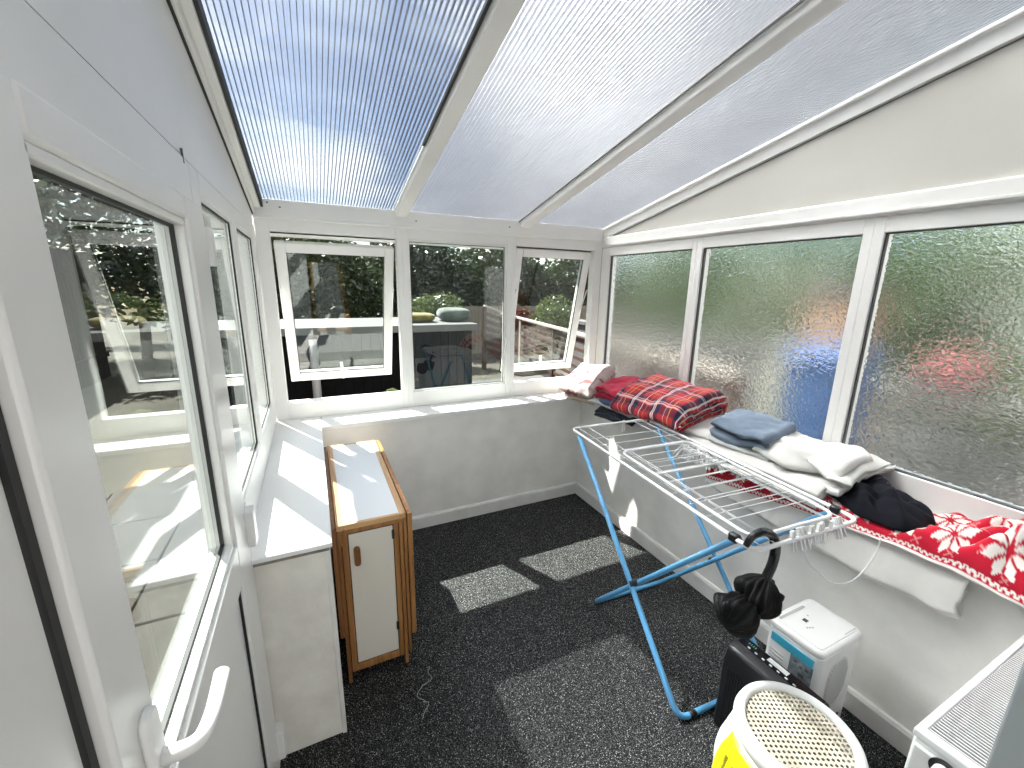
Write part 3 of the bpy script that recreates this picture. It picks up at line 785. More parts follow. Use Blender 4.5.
# ------------------------------------------------------------------ black upright unit in front of it
bk = thing('air_purifier', 'slim black appliance with a row of white buttons in front of the white dehumidifier', 'air purifier', (-.545, -1.945, 0))
bx0, bx1, by0, by1, bz = -.560, -.448, -2.095, -1.792, .372
prof = [(bx0, .0), (bx1, .0), (bx1, bz-.012), (bx1-.012, bz), (bx0+.050, bz-.002), (bx0+.018, bz-.016), (bx0, bz-.060)]
MB().prism(prof, 'y', by0, by1).build('body', BPLAS, bk, bevel=.012, seg=3)
tp = MB().add([(bx0+.056,by0+.012,bz-.001),(bx1-.016,by0+.012,bz+.0005),(bx1-.016,by1-.014,bz+.0005),(bx0+.056,by1-.014,bz-.001),
               (bx0+.056,by0+.012,bz+.003),(bx1-.016,by0+.012,bz+.0035),(bx1-.016,by1-.014,bz+.0035),(bx0+.056,by1-.014,bz+.003)],
              [(0,3,2,1),(4,5,6,7),(0,1,5,4),(1,2,6,5),(2,3,7,6),(3,0,4,7)]).build('control_panel', BGLOSS, bk)
MB().box(bx0+.070, bx0+.090, -1.975, -1.905, bz+.003, bz+.0048).build('display', SCREEN, tp)
for i in range(7):
    y = -1.845 - .027*i
    MB().prism([(bx0+.060+p, y+q) for p, q in rrect(.006, .010, .0025, 3)], 'z', bz+.002, bz+.0046).build('button', SCREEN, tp)
for i in range(4):
    MB().box(bx0+.076-.001, bx0+.084, -1.835-.008*i, -1.832-.008*i, bz+.003, bz+.0044).build('logo_mark', principled('green_print', (.12,.30,.18), .5), tp)
vt = MB()
for i in range(26): vt.box(bx0-.002, bx0+.003, by0+.02+.0102*i, by0+.025+.0102*i, .03, bz-.085)
vt.build('front_grille', BPLAS, bk)

# ------------------------------------------------------------------ cane lid hamper
hm = thing('laundry_hamper', 'round white hamper with perforated cream cane lid and broad white rim', 'laundry hamper', (-.752, -2.150, 0))
hc = (-.752, -2.150, 0); HR = .152
MB().lathe([(.112,0),(.116,.004),(.134,.25),(.138,.455),(.138,.47),(.128,.47),(.124,.25),(.106,.012)], hc, 48, True, True).build('body', WPLAS, hm, smooth=False, bevel=.003)
ld = MB().lathe([(.140,.452),(HR-.004,.452),(HR,.458),(HR+.001,.478),(HR-.005,.494),(HR-.014,.501),(HR-.024,.498),(HR-.029,.490),(HR-.030,.478),(.138,.470)], hc, 64, False, False)
lid = ld.build('lid_rim', WPLAS, hm, smooth=True)
cn = MB(); P_ = .0128
rot = math.radians(62)
for i in range(-12, 13):
    for j in range(-12, 13):
        cx, cy = i*P_, j*P_
        if math.hypot(cx, cy) > HR-.026: continue
        hh = P_/2
        z = .488 - .010*(math.hypot(cx, cy)/HR)**2*.3
        R_ = lambda x, y: (hc[0]+(cx+x)*math.cos(rot)-(cy+y)*math.sin(rot), hc[1]+(cx+x)*math.sin(rot)+(cy+y)*math.cos(rot), z)
        q = .0041
        if (i+j) % 1 == 0:
            out = [(-hh,-hh),(0,-hh),(hh,-hh),(hh,0),(hh,hh),(0,hh),(-hh,hh),(-hh,0)]
            inn = [(-q*.7,-q*.7),(0,-q),(q*.7,-q*.7),(q,0),(q*.7,q*.7),(0,q),(-q*.7,q*.7),(-q,0)]
            cn.add([R_(*p) for p in out+inn], [(k_, (k_+1) % 8, 8+(k_+1) % 8, 8+k_) for k_ in range(8)])
co = cn.build('cane_top', CREAM, lid)
m_ = co.modifiers.new('thickness', 'SOLIDIFY'); m_.thickness = .0022
MB().lathe([(.001,.440),(.122,.440),(.123,.436)], hc, 40, False, False).build('shade_disc', principled('hollow_shade', (.02,.02,.02), .9), hm)  # black disc added as the shade inside, so the lid holes look dark
# white sack squeezed against its side
sk = thing('plastic_sack', 'white plastic sack with yellow printed panel wedged against the cane lidded hamper', 'sack', (-.86, -2.03, 0))
S0, S1 = math.radians(82), math.radians(236)
def rbody(z): return .1405 + .002*max(0, z-.25) if z > .25 else .118 + (.1405-.118)*z/.25
def bulge(q, z):
    e = max(0, math.sin(PI*q))**.55; pz = min(1, max(0, (.452-z)/.10))**.6*min(1, .35+z/.06)
    return .004 + .038*e*pz*(1+.35*N3((q*4, z*8, 2)))
def sackP(q, z, k=0):
    th = S0+(S1-S0)*q; R = rbody(z) + bulge(q, z) + k + .004*N3((q*14, z*22, 6))
    return Vector((hc[0]+R*math.cos(th), hc[1]+R*math.sin(th), z))
def shell(u, v):                      # outer skin, then back along the hamper wall
    z = .012+.440*v
    if u <= .5: return sackP(u*2, z)
    q = 2-2*u; th = S0+(S1-S0)*q; R = rbody(z)+.002
    return Vector((hc[0]+R*math.cos(th), hc[1]+R*math.sin(th), z))
cloth('sack_body', 97, 36, shell, SACK, sk, thick=0)
def panelP(uu, vv):
    return sackP(.35+.40*uu+.04*vv, .275+.172*vv-.03*math.sin(uu*PI)*(1-vv), .003)
pn = cloth('yellow_panel', 30, 20, panelP, YELLOW, sk, thick=.001)
for i in range(5):      # lines of small unreadable print following the panel
    def pr_(uu, vv, i=i):
        q = .20+.14*i+.05*vv; w_ = .25+.52*uu
        return sackP(.35+.40*q+.04*w_, .275+.172*w_-.03*math.sin(q*PI)*(1-w_), .0046)
    def zig(uu, vv, i=i):
        return pr_(uu, vv*.9+.25*math.sin(uu*60+i))
    cloth('print_line', 40, 2, zig, principled('olive_print', (.30,.28,.02), .5), pn, thick=.0004)

# ------------------------------------------------------------------ convector heater
ht = thing('convector_heater', 'white convector heater with slatted top grille against the grey house wall', 'heater', (-.34, -2.39, 0))
ex0, ex1, ey0, ey1, ez = -.660, -.015, -2.462, -2.330, .670
MB().box(ex0, ex1, ey0, ey1, .10, ez-.012).build('body', WPLAS, ht, bevel=.006)
b = MB().box(ex0-.002, ex0+.024, ey0-.001, ey1+.002, ez-.020, ez).box(ex1-.024, ex1+.002, ey0-.001, ey1+.002, ez-.020, ez)
b.box(ex0+.024, ex1-.024, ey1-.014, ey1+.002, ez-.020, ez).box(ex0+.024, ex1-.024, ey0-.001, ey0+.012, ez-.020, ez)
b.build('top_frame', WPLAS, ht, bevel=.003)
MB().box(ex0+.02, ex1-.02, ey0+.01, ey1-.01, ez-.0119, ez-.0112).build('grille_shade', DARKV, ht)  # near-black sheet put in as the shade below the slats
sl = MB(); n_ = 58
for i in range(n_):
    x = ex0+.030+(ex1-ex0-.06)*i/(n_-1)
    sl.obox((x, (ey0+ey1)/2, ez-.0035), (.0020,0,0), (0,(ey1-ey0)/2-.012,0), (0,0,.0012))
sl.build('grille_slats', WPLAS, ht)
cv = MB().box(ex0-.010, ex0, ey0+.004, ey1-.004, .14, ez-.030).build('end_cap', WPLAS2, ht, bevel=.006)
def xdisc(r, y, z, x0, x1): return MB().prism([(y+r*math.cos(q), z+r*math.sin(q)) for q in [i*2*PI/28 for i in range(28)]], 'x', x0, x1)
xdisc(.026, -2.392, .625, ex0-.013, ex0-.009).build('dial_surround', BPLAS, cv)
kb = xdisc(.0165, -2.392, .625, ex0-.032, ex0-.012).build('dial', WPLAS, cv, bevel=.003)
xdisc(.007, -2.392, .625, ex0-.0335, ex0-.0315).build('dial_cap', BPLAS, kb)
for x in (ex0+.09, ex1-.09):
    MB().box(x-.018, x+.018, ey0-.0, ey1+.02, 0, .016).box(x-.012, x+.012, ey0+.03, ey1-.03, .014, .11).build('foot', BPLAS, ht, bevel=.004)
# ------------------------------------------------------------------ laundry on the right hand sill
F_PINK = dyed('pink_print_fleece', .95, .5, 300); F_TART = dyed('tartan_wool', .9, .5, 320); F_SNOW = dyed('snowflake_fleece', .95, .5, 320, .2)
def fab(name, col, amt=.10, bump=.5, bs=220, rough=.92, sheen=.3):
    return principled(name, col, rough, nscale=9, namt=amt, bump=bump, bscale=bs, spec=.2, sheen=sheen)
F_RED = fab('red_fleece', (.50,.008,.050)); F_WHITE = fab('white_cotton', (.70,.69,.66), .05, .5, 34); F_BLUE = fab('blue_grey_towelling', (.20,.255,.33), .22, .9, 140, sheen=.1)
F_GREY = fab('grey_cotton', (.55,.56,.55)); F_NAVY = fab('navy_cotton', (.012,.016,.035)); F_BLACK = fab('black_denim', (.008,.009,.014), .2, .4, 300, .95, .0)
F_BEIGE = fab('beige_linen', (.52,.42,.31)); F_CREAM = fab('cream_knit', (.66,.62,.50), .15, 1.0, 120); F_MAROON = fab('maroon_cotton', (.10,.006,.018)); F_MID = fab('mid_blue_cotton', (.05,.09,.20))

def folded(name, c, w, L, n, t, mat, yaw=0, tilt=0, color=None, nu=None, nv=48, amp=.006, seed=0, sag=None, jit=.012, dome=0, parent=None, thick=None):
    """a cloth folded back and forth n times into a pile"""
    segs = []
    for k in range(n):
        z = (k+.5)*t; a0, a1 = (-w/2, w/2) if k % 2 == 0 else (w/2, -w/2)
        segs.append(('l', a0, a1, z, w))
        if k < n-1: segs.append(('c', a1, z+t/2, 1 if a1 > 0 else -1, PI*t/2))
    tot = sum(s[-1] for s in segs)
    M = Matrix.Translation(Vector(c)) @ Matrix.Rotation(yaw, 4, 'Z') @ Matrix.Rotation(tilt, 4, 'Y')
    def P(u, v):
        s_ = u*tot
        for i, sg in enumerate(segs):
            if s_ <= sg[-1] or i == len(segs)-1: break
            s_ -= sg[-1]
        s_ = min(s_, sg[-1])
        if sg[0] == 'l':
            a = sg[1]+(sg[2]-sg[1])*s_/sg[-1]; h = sg[3]
        else:
            q = PI*s_/sg[-1]; a = sg[1]+sg[3]*math.sin(q)*t/2; h = sg[2]-math.cos(q)*t/2
        kk = h/(n*t)
        b = (v-.5)*L*(1 - jit*2*N3((kk*5, seed, .3))) + jit*N3((kk*4, seed+9, 0))*2
        a += jit*N3((kk*3, v*2, seed))*2
        e = min(1, (1-abs(2*v-1))/.10); eb = min(1, (1-abs(2*a/w))/.12) if abs(a) < w/2 else 0
        h = h*(1 - .14*(1-e)**2) + dome*kk*math.sqrt(max(0, e))*max(0, min(1, eb))
        p = M @ Vector((a, b, h))
        d = Vector((N3(p, 7, (seed,0,0)), N3(p, 7, (0,seed+5,0)), N3(p, 6, (0,0,seed+9)))) * amp + Vector((0,0,N3(p, 19, (seed,2,0)) + .8*(.3-abs(N3((p.x*9+p.y*4, p.y*11, p.z*6), 1, (seed,4,1))))))*amp*.5
        p = p + d
        if sag: p = sag(p)
        return p
    nu = nu or (n*34)
    o = cloth(name, nu, nv, P, mat, parent, thick=(thick or t*.82), color=(lambda u, v: color(u*tot, v*L, u)) if color else None)
    return o
def droop(x0, k, zmin):
    """lets a pile hang over the sill edge"""
    def f(p):
        if p.x < x0: p.z -= k*(x0-p.x)**1.4; p.z = max(p.z, zmin)
        return p
    return f

# pink patterned blanket on a folded beige cloth in the corner
tag(folded('folded_cloth', (.045, -.06, .820), .30, .30, 2, .030, F_BEIGE, yaw=.25, tilt=-.05, amp=.004, seed=3), 'beige folded cloth under the pink patterned blanket in the corner', 'folded cloth')
def c_pink(s_, b, u):
    q = N3((s_*26, b*26, 1.5)); r = N3((s_*60, b*60, 7))
    if q > .50: return (.26,.09,.10)
    k = .5+.5*N3((s_*9, b*9, 4))
    return tuple(p*(1-k)+w*k + .05*r for p, w in zip((.38,.25,.245), (.56,.48,.46)))
tag(folded('blanket', (.050, -.03, .890), .31, .28, 3, .038, F_PINK, yaw=.35, tilt=-.46, color=c_pink, nu=240, nv=110, amp=.013, seed=11, dome=.016), 'pale pink blanket with dark red print folded in the back corner', 'blanket')
# items below and beside the tartan
tag(folded('folded_garment', (.02, -.50, .822), .25, .34, 2, .020, F_NAVY, yaw=.1, amp=.006, seed=21, sag=droop(-.02, 1.2, .74)), 'navy garment drooping over the sill edge below the red fleece', 'garment')
tag(folded('folded_cloth', (.02, -.47, .866), .27, .40, 1, .016, F_GREY, yaw=.06, tilt=-.06, amp=.005, seed=23), 'thin pale cloth sticking out below the red fleece', 'folded cloth')
tag(folded('folded_garment', (.015, -.50, .884), .22, .30, 1, .022, F_MID, yaw=-.05, tilt=-.10, amp=.005, seed=24), 'mid blue folded garment directly under the red fleece', 'garment')
tag(folded('fleece_throw', (.070, -.45, .908), .28, .34, 2, .044, F_RED, yaw=.10, tilt=-.22, amp=.016, seed=31, dome=.020, thick=.034), 'plain bright red folded fleece between the pink and tartan blankets', 'blanket')
tag(folded('folded_garment', (.150, -1.08, .822), .20, .34, 2, .030, F_MAROON, yaw=-.1, amp=.006, seed=33), 'maroon garment at the bottom of the pile under the tartan blanket', 'garment')
tag(folded('pillow', (.075, -1.00, .868), .31, .40, 2, .030, F_WHITE, yaw=.12, tilt=-.14, amp=.010, seed=35, dome=.01), 'flat white pillow under the near end of the tartan blanket', 'pillow')
def c_tart(s_, b, u):
    R, Nv, Wh, Ye = (.42,.010,.020), (.018,.016,.060), (.70,.68,.66), (.62,.40,.06)
    def band(q, per):
        q = (q % per)/per
        if q < .20: return 'n' if q > .02 else 'r'
        if .22 < q < .252 or .285 < q < .317: return 'w'
        if .317 < q < .40: return 'n'
        if .58 < q < .60: return 'y'
        if .76 < q < .775: return 'w'
        return 'r'
    a_, b_ = band(b+.045, .172), band(s_+.05, .172)
    cs = {'r': R, 'n': Nv, 'w': Wh, 'y': Ye}
    if a_ in 'wy' : return tuple(.85*p+.15*q for p, q in zip(cs[a_], cs[b_]))
    if b_ in 'wy' : return tuple(.55*p+.45*q for p, q in zip(cs[b_], cs[a_]))
    if a_ == 'n' and b_ == 'n': return (.012,.012,.045)
    if a_ == 'n' or b_ == 'n': return (.16,.010,.030) if a_ == 'r' else (.10,.011,.035)
    return R
tb = folded('blanket', (.062, -.815, .922), .345, .51, 3, .042, F_TART, yaw=.03, tilt=-.20, color=c_tart, nu=360, nv=260, amp=.015, seed=41, sag=droop(-.05, 1.3, .835), dome=.024, thick=.034)
tag(tb, 'red tartan blanket with navy and white stripes folded on top of the pile', 'blanket')

# white sheet, grey cloth and blue towel, white duvet
tag(folded('bed_sheet', (.070, -1.43, .835), .33, .66, 2, .030, F_WHITE, yaw=.02, amp=.012, seed=51, sag=droop(-.03, 1.6, .76), dome=.008, nv=70), 'white cotton sheet spread on the sill under the blue towel', 'bed sheet')
tag(folded('folded_cloth', (.070, -1.365, .912), .25, .30, 1, .020, F_GREY, yaw=.10, tilt=-.14, amp=.006, seed=53), 'thin pale grey cloth under the blue towel', 'folded cloth')
tag(folded('towel', (.072, -1.350, .932), .235, .265, 2, .040, F_BLUE, yaw=.10, tilt=-.17, amp=.016, seed=55, dome=.022, nv=70, thick=.033), 'blue grey folded towel on the white sheet', 'towel')
tag(folded('duvet_cover', (.118, -1.640, .885), .245, .36, 3, .030, F_WHITE, yaw=-.06, tilt=-.10, amp=.022, seed=57, dome=.010, nv=90, jit=.035), 'crumpled white duvet cover beside the black jeans', 'duvet cover')

# white throw hanging down the wall under the snowflake blanket
def throwP(u, v):
    y = -1.235 - .965*v
    pth = [(.10,.818),(-.010,.818),(-.030,.800),(-.046,.735),(-.058,.665),(-.062,.632),(-.050,.612),(-.034,.616),(-.028,.640),(-.026,.720)]
    q = u*(len(pth)-1); i = min(int(q), len(pth)-2); f = q-i
    x = pth[i][0]*(1-f)+pth[i+1][0]*f; z = pth[i][1]*(1-f)+pth[i+1][1]*f
    dn = max(0, .80-z)/.19
    z += dn*(.05*(1-v)*max(0,1-2.2*v) + .012*N3((y*6, z*3, 4)))
    x += dn*(.014*N3((y*9, z*7, 2)) - .006*abs(N3((y*22, z*10, 8))))
    if v > .93: z += dn*.02*((v-.93)/.07); 
    return Vector((min(x, -.020) if z < .80 else x, y + dn*.02*N3((z*20, 1, v*3)), z))
tag(cloth('throw', 60, 110, throwP, F_WHITE, thick=.007), 'white throw hanging down the wall below the snowflake blanket', 'throw')

# red snowflake blanket
SY0, SY1 = -1.235, -2.455
def zend(v):
    y = SY0+(SY1-SY0)*v
    return .690 + (.782-.690)*min(1, v/.62) - .03*max(0, (v-.72)/.28)
def arc(v): return .275 + max(.012, .793-zend(v))
def snowP(u, v):
    y = SY0+(SY1-SY0)*v
    ze = zend(v); back = .20
    tot = arc(v); s_ = u*tot
    hh = .012 + .006*N3((y*5, 0, 1))
    if s_ < .205:
        x = back - s_; z = .826 + hh
    elif s_ < .275:
        q = (s_-.205)/.070; x = -.005 - .045*math.sin(q*PI/2); z = .826+hh - .045*(1-math.cos(q*PI/2))
    else:
        q = (s_-.275)/max(.001, tot-.275); x = -.050 - .012*q; z = .781+hh - (.781+hh-ze)*q
    # crumpled heap towards the heater
    w_ = max(0, min(1, (v-.62)/.22)); top = max(0, min(1, (x+.07)/.10))
    heap = 1.35*w_*top*(.045 + .030*N3((x*7,y*7,2)) + .030*abs(math.sin((x*1.0+y*.45)*38 + 3*N3((x*6,y*6,2)))) + .018*abs(math.sin((x*.5-y*.9)*44 + 3*N3((x*7,y*7,8))))) * max(0, min(1, (1.03-v)/.10))
    rip = .016*top*math.sin((x*.7 + y*.8)*52 + 3*N3((x*4, y*4, 5)))*max(0, min(1, (v-.38)/.3))
    z += heap + max(rip, -.010) + .005*N3((x*16, y*16, 3))
    return Vector((x + .006*N3((y*8, u*3, 9)), y + .010*N3((u*3, v*6, 6)), max(z, .826 if x > -.012 else 0)))
def c_snow(u, v):
    R, Wt, Dk = (.43,.006,.024), (.74,.70,.66), (.24,.003,.015)
    tot = arc(v); e = tot*(1-u); y = v*(SY0-SY1)               # e: distance from the hanging edge
    e2 = e
    if e < .006: return Wt
    if .009 < e < .025:                                   # zigzag edging
        ph = (y/.0165) % 1; tri = abs(ph-.5)*2
        h = (e-.009)/.016
        return Wt if abs(h-tri) < .34 and h < .9 else R
    def star(cx, cy, s_):
        dx, dy = (y-cx), (e-cy); r = math.hypot(dx, dy)
        if r > .066*s_: return False
        a = math.atan2(dy, dx)+.2; d = ((a+PI/8) % (PI/4))-PI/8
        X, Y = r*math.cos(d)/s_, abs(r*math.sin(d))/s_
        return .010 < X < .064 and Y < .0125*(1-abs(X-.040)/(.026 if X > .040 else .032))
    k = round((y-.06)/.120); cx = .06+.120*k
    if star(cx, .088, .86): return Wt
    if abs(e-.155-.004*math.sin(y*160)) < .0040: return Wt
    k = round((y-.12)/.120); cx = .12+.120*k
    if star(cx, .222, .84): return Wt
    # small pale flecked motifs between the stars
    fx, fy = (y/.030) % 1-.5, (e/.026) % 1-.5
    if N3((round(y/.030-.5)*3.1, round(e/.026-.5)*2.7, 5)) > .12 and abs(abs(fx)-abs(fy)) < .10 and abs(fx) < .34: return (.56,.20,.20)
    if abs(e-.352) < .004: return Wt
    return R
tag(cloth('blanket', 110, 330, snowP, F_SNOW, thick=.006, color=c_snow), 'red blanket with white snowflake stars draped over the near end of the sill', 'blanket')

# black jeans dropped on the blanket
def jeansP(u, v):
    a, b = 2*u-1, 2*v-1
    X, Y = a*math.sqrt(1-b*b*.42), b*math.sqrt(1-a*a*.42)
    rim = max(abs(a), abs(b))
    out = 1 + .16*N3((X*1.6, Y*1.6, 11))
    x = .090 + .140*X*out + .030*Y; y = -1.880 + .180*Y*out
    h = .075*(1-rim**3.2)**.6 * (.80+.55*N3((X*1.4, Y*1.4, 2)))
    fold = .016*math.sin((X*.8 - Y*1.1)*8 + 3*N3((X*1.5, Y*1.5, 4)))*(1-rim**4) + .006*math.sin((X*1.5+Y*.7)*9 + 5*N3((X*2, Y*2, 8)))*(1-rim**4)
    z = .842 + max(h+fold, .004)
    if x < -.03: z -= .9*(-.03-x)
    return Vector((x, y, z))
jn = cloth('jeans', 90, 110, jeansP, F_BLACK, thick=.006)
tag(jn, 'black jeans lying crumpled on the snowflake blanket', 'jeans')
def on_jeans(u, v, lift=.005): return jeansP(u, v)+Vector((0,0,lift))
MB().tube([on_jeans(.68+.10*math.sin(i*.22), .36+.022*i) for i in range(15)], .0035, 6).build('waistband_seam', fab('dark_seam', (.03,.03,.04)), jn, smooth=True)
MB().tube([on_jeans(.70+.018*i, .50+.004*i*math.sin(i)) for i in range(10)], .003, 6).build('fly_seam', fab('brown_seam', (.07,.045,.03)), jn, smooth=True)

# cream knitted piece tucked in the heap
def knitP(u, v):
    th = 2*PI*u; ph = PI*(v*.96+.02)
    r = 1 + .08*math.sin(14*th)*math.sin(ph) + .12*N3((math.cos(th), math.sin(th), v*2))
    return Vector((.070 + .055*r*math.sin(ph)*math.cos(th), -2.300 + .058*r*math.sin(ph)*math.sin(th), .945 - .050*r*math.cos(ph)*-1))
tag(cloth('knitted_hat', 60, 30, knitP, F_CREAM, thick=.004), 'cream knitted woollen piece lying on the heaped red blanket at the picture edge', 'knitwear')
# ------------------------------------------------------------------ outdoors
GROUND = -.12
struct(MB().box(-14, 14, .30, 22, GROUND-.1, GROUND).box(-14, -2.2, -6, .30, GROUND-.1, GROUND).box(.38, 14, -6, .30, GROUND-.1, GROUND).build('ground', principled('garden_ground', (.055,.050,.036), .95, nscale=2, namt=.4)), 'earth of the garden round the lean-to', 'ground')
# paving slabs along the left side (each slab a stone of its own would not be countable through the glass joints)
pv = setting('paving', 'sunlit beige paving slabs outside the left windows', 'paving', (-3.2, -.4, GROUND))
SLAB = slab_mat(); sb = MB()
for i in range(5):
    for j in range(7):
        x = -2.24-.605*i; y = -2.6+.605*j
        sb.box(x-.595, x, y, y+.595, GROUND-.0, GROUND+.045+.003*((i*3+j*5) % 3))
sb.build('slabs', SLAB, pv, bevel=.006)

FENCE_D = principled('dark_fence_boards', (.022,.018,.015), .85, nscale=9, namt=.35)
BARK = principled('bark', (.09,.07,.05), .9, nscale=14, namt=.4, bump=.6, bscale=30, dist=.01)
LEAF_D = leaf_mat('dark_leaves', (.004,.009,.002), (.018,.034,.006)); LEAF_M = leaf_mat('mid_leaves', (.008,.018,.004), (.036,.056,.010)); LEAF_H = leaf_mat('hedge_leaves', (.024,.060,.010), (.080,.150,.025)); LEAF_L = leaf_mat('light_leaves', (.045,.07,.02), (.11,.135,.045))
def foliage(blobs, n, size, seed):
    rnd_ = random.Random(seed); vs = []; fs = []
    vol = [b[3]*b[4]*b[5] for b in blobs]; tv = sum(vol)
    for (bx, by, bz, rx, ry, rz_), v in zip(blobs, vol):
        for _ in range(int(n*v/tv)):
            while True:
                p = Vector((rnd_.uniform(-1,1), rnd_.uniform(-1,1), rnd_.uniform(-1,1)))
                if .35 < p.length < 1: break
            c = Vector((bx+p.x*rx, by+p.y*ry, bz+p.z*rz_))
            s_ = size*rnd_.uniform(.6,1.3)
            d1 = Vector((rnd_.gauss(0,1), rnd_.gauss(0,1), rnd_.gauss(0,.6))).normalized(); d2 = d1.orthogonal().normalized()
            d2 = (Matrix.Rotation(rnd_.uniform(0,6.28), 3, d1) @ d2)
            o = len(vs)
            vs += [c-d1*s_, c+d2*s_*.42, c+d1*s_, c-d2*s_*.42]; fs.append((o,o+1,o+2,o+3))
    me = bpy.data.meshes.new('leaves'); me.from_pydata([tuple(v) for v in vs], [], fs); me.update(); return me
def tree(name, loc, blobs, n, size, mat, label, cat, seed, trunk=None, group=None):
    r = thing(name, label, cat, loc, group)
    me = foliage([(loc[0]+b[0], loc[1]+b[1], loc[2]+b[2], b[3], b[4], b[5]) for b in blobs], n, size, seed)
    o = link('foliage', me, mat, r)
    if trunk:
        b = MB(); h, rad = trunk
        b.tube(cr([(loc[0],loc[1],loc[2]),(loc[0]+.06,loc[1],loc[2]+h*.4),(loc[0]-.05,loc[1]+.05,loc[2]+h*.75),(loc[0]+.05,loc[1],loc[2]+h)]), [rad]*9+[rad*.8]*9+[rad*.55]*7, 10)
        for k_ in range(4):
            q = k_*1.7+seed
            b.tube([(loc[0],loc[1],loc[2]+h*(.5+.1*k_)), (loc[0]+.5*math.cos(q),loc[1]+.5*math.sin(q),loc[2]+h*(.75+.1*k_))], [rad*.45, rad*.2], 7)
        b.build('trunk', BARK, r, smooth=True)
    return r
G = GROUND
TB = [(0,0,1.9,1.5,1.0,1.25),(-.9,.2,1.5,1.0,.8,.9),(.9,-.1,1.6,1.0,.8,1.0),(.1,.1,2.5,1.0,.8,.7)]
TT = [tuple(q*1.65 for q in b_) for b_ in TB]
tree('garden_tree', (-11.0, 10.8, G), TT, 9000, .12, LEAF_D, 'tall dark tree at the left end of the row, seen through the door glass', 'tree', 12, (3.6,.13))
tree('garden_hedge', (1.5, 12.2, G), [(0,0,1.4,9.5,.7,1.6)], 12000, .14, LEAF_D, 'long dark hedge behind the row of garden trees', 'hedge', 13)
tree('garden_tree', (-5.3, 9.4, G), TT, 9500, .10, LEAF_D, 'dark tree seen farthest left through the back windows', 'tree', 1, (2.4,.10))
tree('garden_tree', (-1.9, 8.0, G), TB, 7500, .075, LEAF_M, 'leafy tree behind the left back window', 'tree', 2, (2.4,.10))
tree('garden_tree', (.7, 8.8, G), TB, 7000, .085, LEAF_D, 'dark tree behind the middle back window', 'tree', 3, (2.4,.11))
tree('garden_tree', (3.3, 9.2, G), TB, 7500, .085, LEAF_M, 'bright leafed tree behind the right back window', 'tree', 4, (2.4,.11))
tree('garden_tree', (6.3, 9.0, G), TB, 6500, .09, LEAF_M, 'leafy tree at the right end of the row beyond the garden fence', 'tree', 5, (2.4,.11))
tree('garden_shrub', (.35, 6.3, G), [(0,0,.8,.75,.5,.75),(.4,0,1.2,.5,.4,.4)], 2600, .055, LEAF_L, 'pale leafed bush in front of the dark tree, seen through the middle pane', 'shrub', 6, (.9,.03))
tree('garden_shrub', (3.75, 6.6, G), [(0,0,.8,.7,.6,.75)], 2200, .06, LEAF_L, 'yellow green bush above the garden fence', 'shrub', 7, (.8,.03))
tree('garden_plant', (-1.30, .80, G), [(0,0,.80,.09,.08,.12),(.03,0,.62,.07,.07,.12)], 150, .045, LEAF_L, 'small pale green plant just below the open left sash', 'plant', 8, (.72,.008))
# hedge beyond the frosted windows
tree('garden_hedge', (5.2, 1.8, G), [(0,0,1.6,.7,3.2,1.6),(0,2.6,1.9,.6,1.6,1.5),(0,-3.0,1.5,.7,2.4,1.5)], 11000, .085, LEAF_H, 'green hedge blurred beyond the frosted windows', 'hedge', 9)
tree('garden_hedge', (-6.6, 2.0, G), [(0,0,2.3,.6,5.0,2.3)], 12000, .085, LEAF_D, 'tall dark hedge behind the boarded fence on the door side', 'hedge', 10)

# dark fence along the far side of the paving
fn = thing('boarded_fence', 'dark boarded fence along the far side of the paving, seen through the door glass', 'fence', (-5.3, 2.0, G))
b = MB()
for k_ in range(78): b.box(-5.32, -5.30, -3.5+.14*k_, -3.5+.14*k_+.134, G, 2.05+.01*((k_*7) % 3))
b.build('boards', FENCE_D, fn)
MB().box(-5.30, -5.26, -3.5, 7.4, .25, .33).box(-5.30, -5.26, -3.5, 7.4, 1.55, 1.63).build('battens', FENCE_D, fn)

# low dark shed with a pale flat roof behind the windows, two cushions lying on it
DARKW = principled('dark_stained_boards', (.003,.003,.0035), .9, nscale=12, namt=.4, spec=.1)
PALER = principled('pale_roof_felt', (.10,.10,.099), .7, nscale=6, namt=.15)
sh = thing('garden_shed', 'low black boarded store with a pale flat top behind the back windows', 'shed', (-1.5, 3.2, G))
b = MB()
for i in range(29):
    x = -3.05+.107*i
    b.box(x, x+.101, 2.62, 2.64, G, 1.06)
b.build('front_boards', DARKW, sh)
MB().box(-3.05, .05, 2.64, 3.75, G, 1.06).build('shed_body', DARKW, sh)
MB().box(-3.12, .12, 2.56, 3.85, 1.06, 1.145).build('flat_top', PALER, sh, bevel=.006)
MB().tube([(-1.86,2.50,G),(-1.86,2.50,1.02)], .045, 14).build('downpipe', principled('grey_pipe', (.24,.24,.24), .5), sh, smooth=True)
def cushion(name, c, sx, sy, h, mat, label, seed, yaw=0):
    def P(u, v):
        th = 2*PI*u; ph = PI*v-PI/2
        ce = lambda q, e: math.copysign(abs(q)**e, q)
        x = sx*ce(math.cos(ph),.5)*ce(math.cos(th),.45); y = sy*ce(math.cos(ph),.5)*ce(math.sin(th),.45); z = h*ce(math.sin(ph),.8)
        k_ = 1+.12*N3((x*4,y*4,z*6+seed))
        return Vector((c[0]+(x*math.cos(yaw)-y*math.sin(yaw))*k_, c[1]+(x*math.sin(yaw)+y*math.cos(yaw))*k_, c[2]+z*k_))
    return tag(cloth(name, 48, 24, P, mat, thick=0), label, 'cushion')
cushion('cushion', (-.56, 3.05, 1.205), .21, .20, .060, fab('mustard_cloth', (.15,.125,.03), .6), 'mustard coloured cushion lying on the pale shed top', 1)
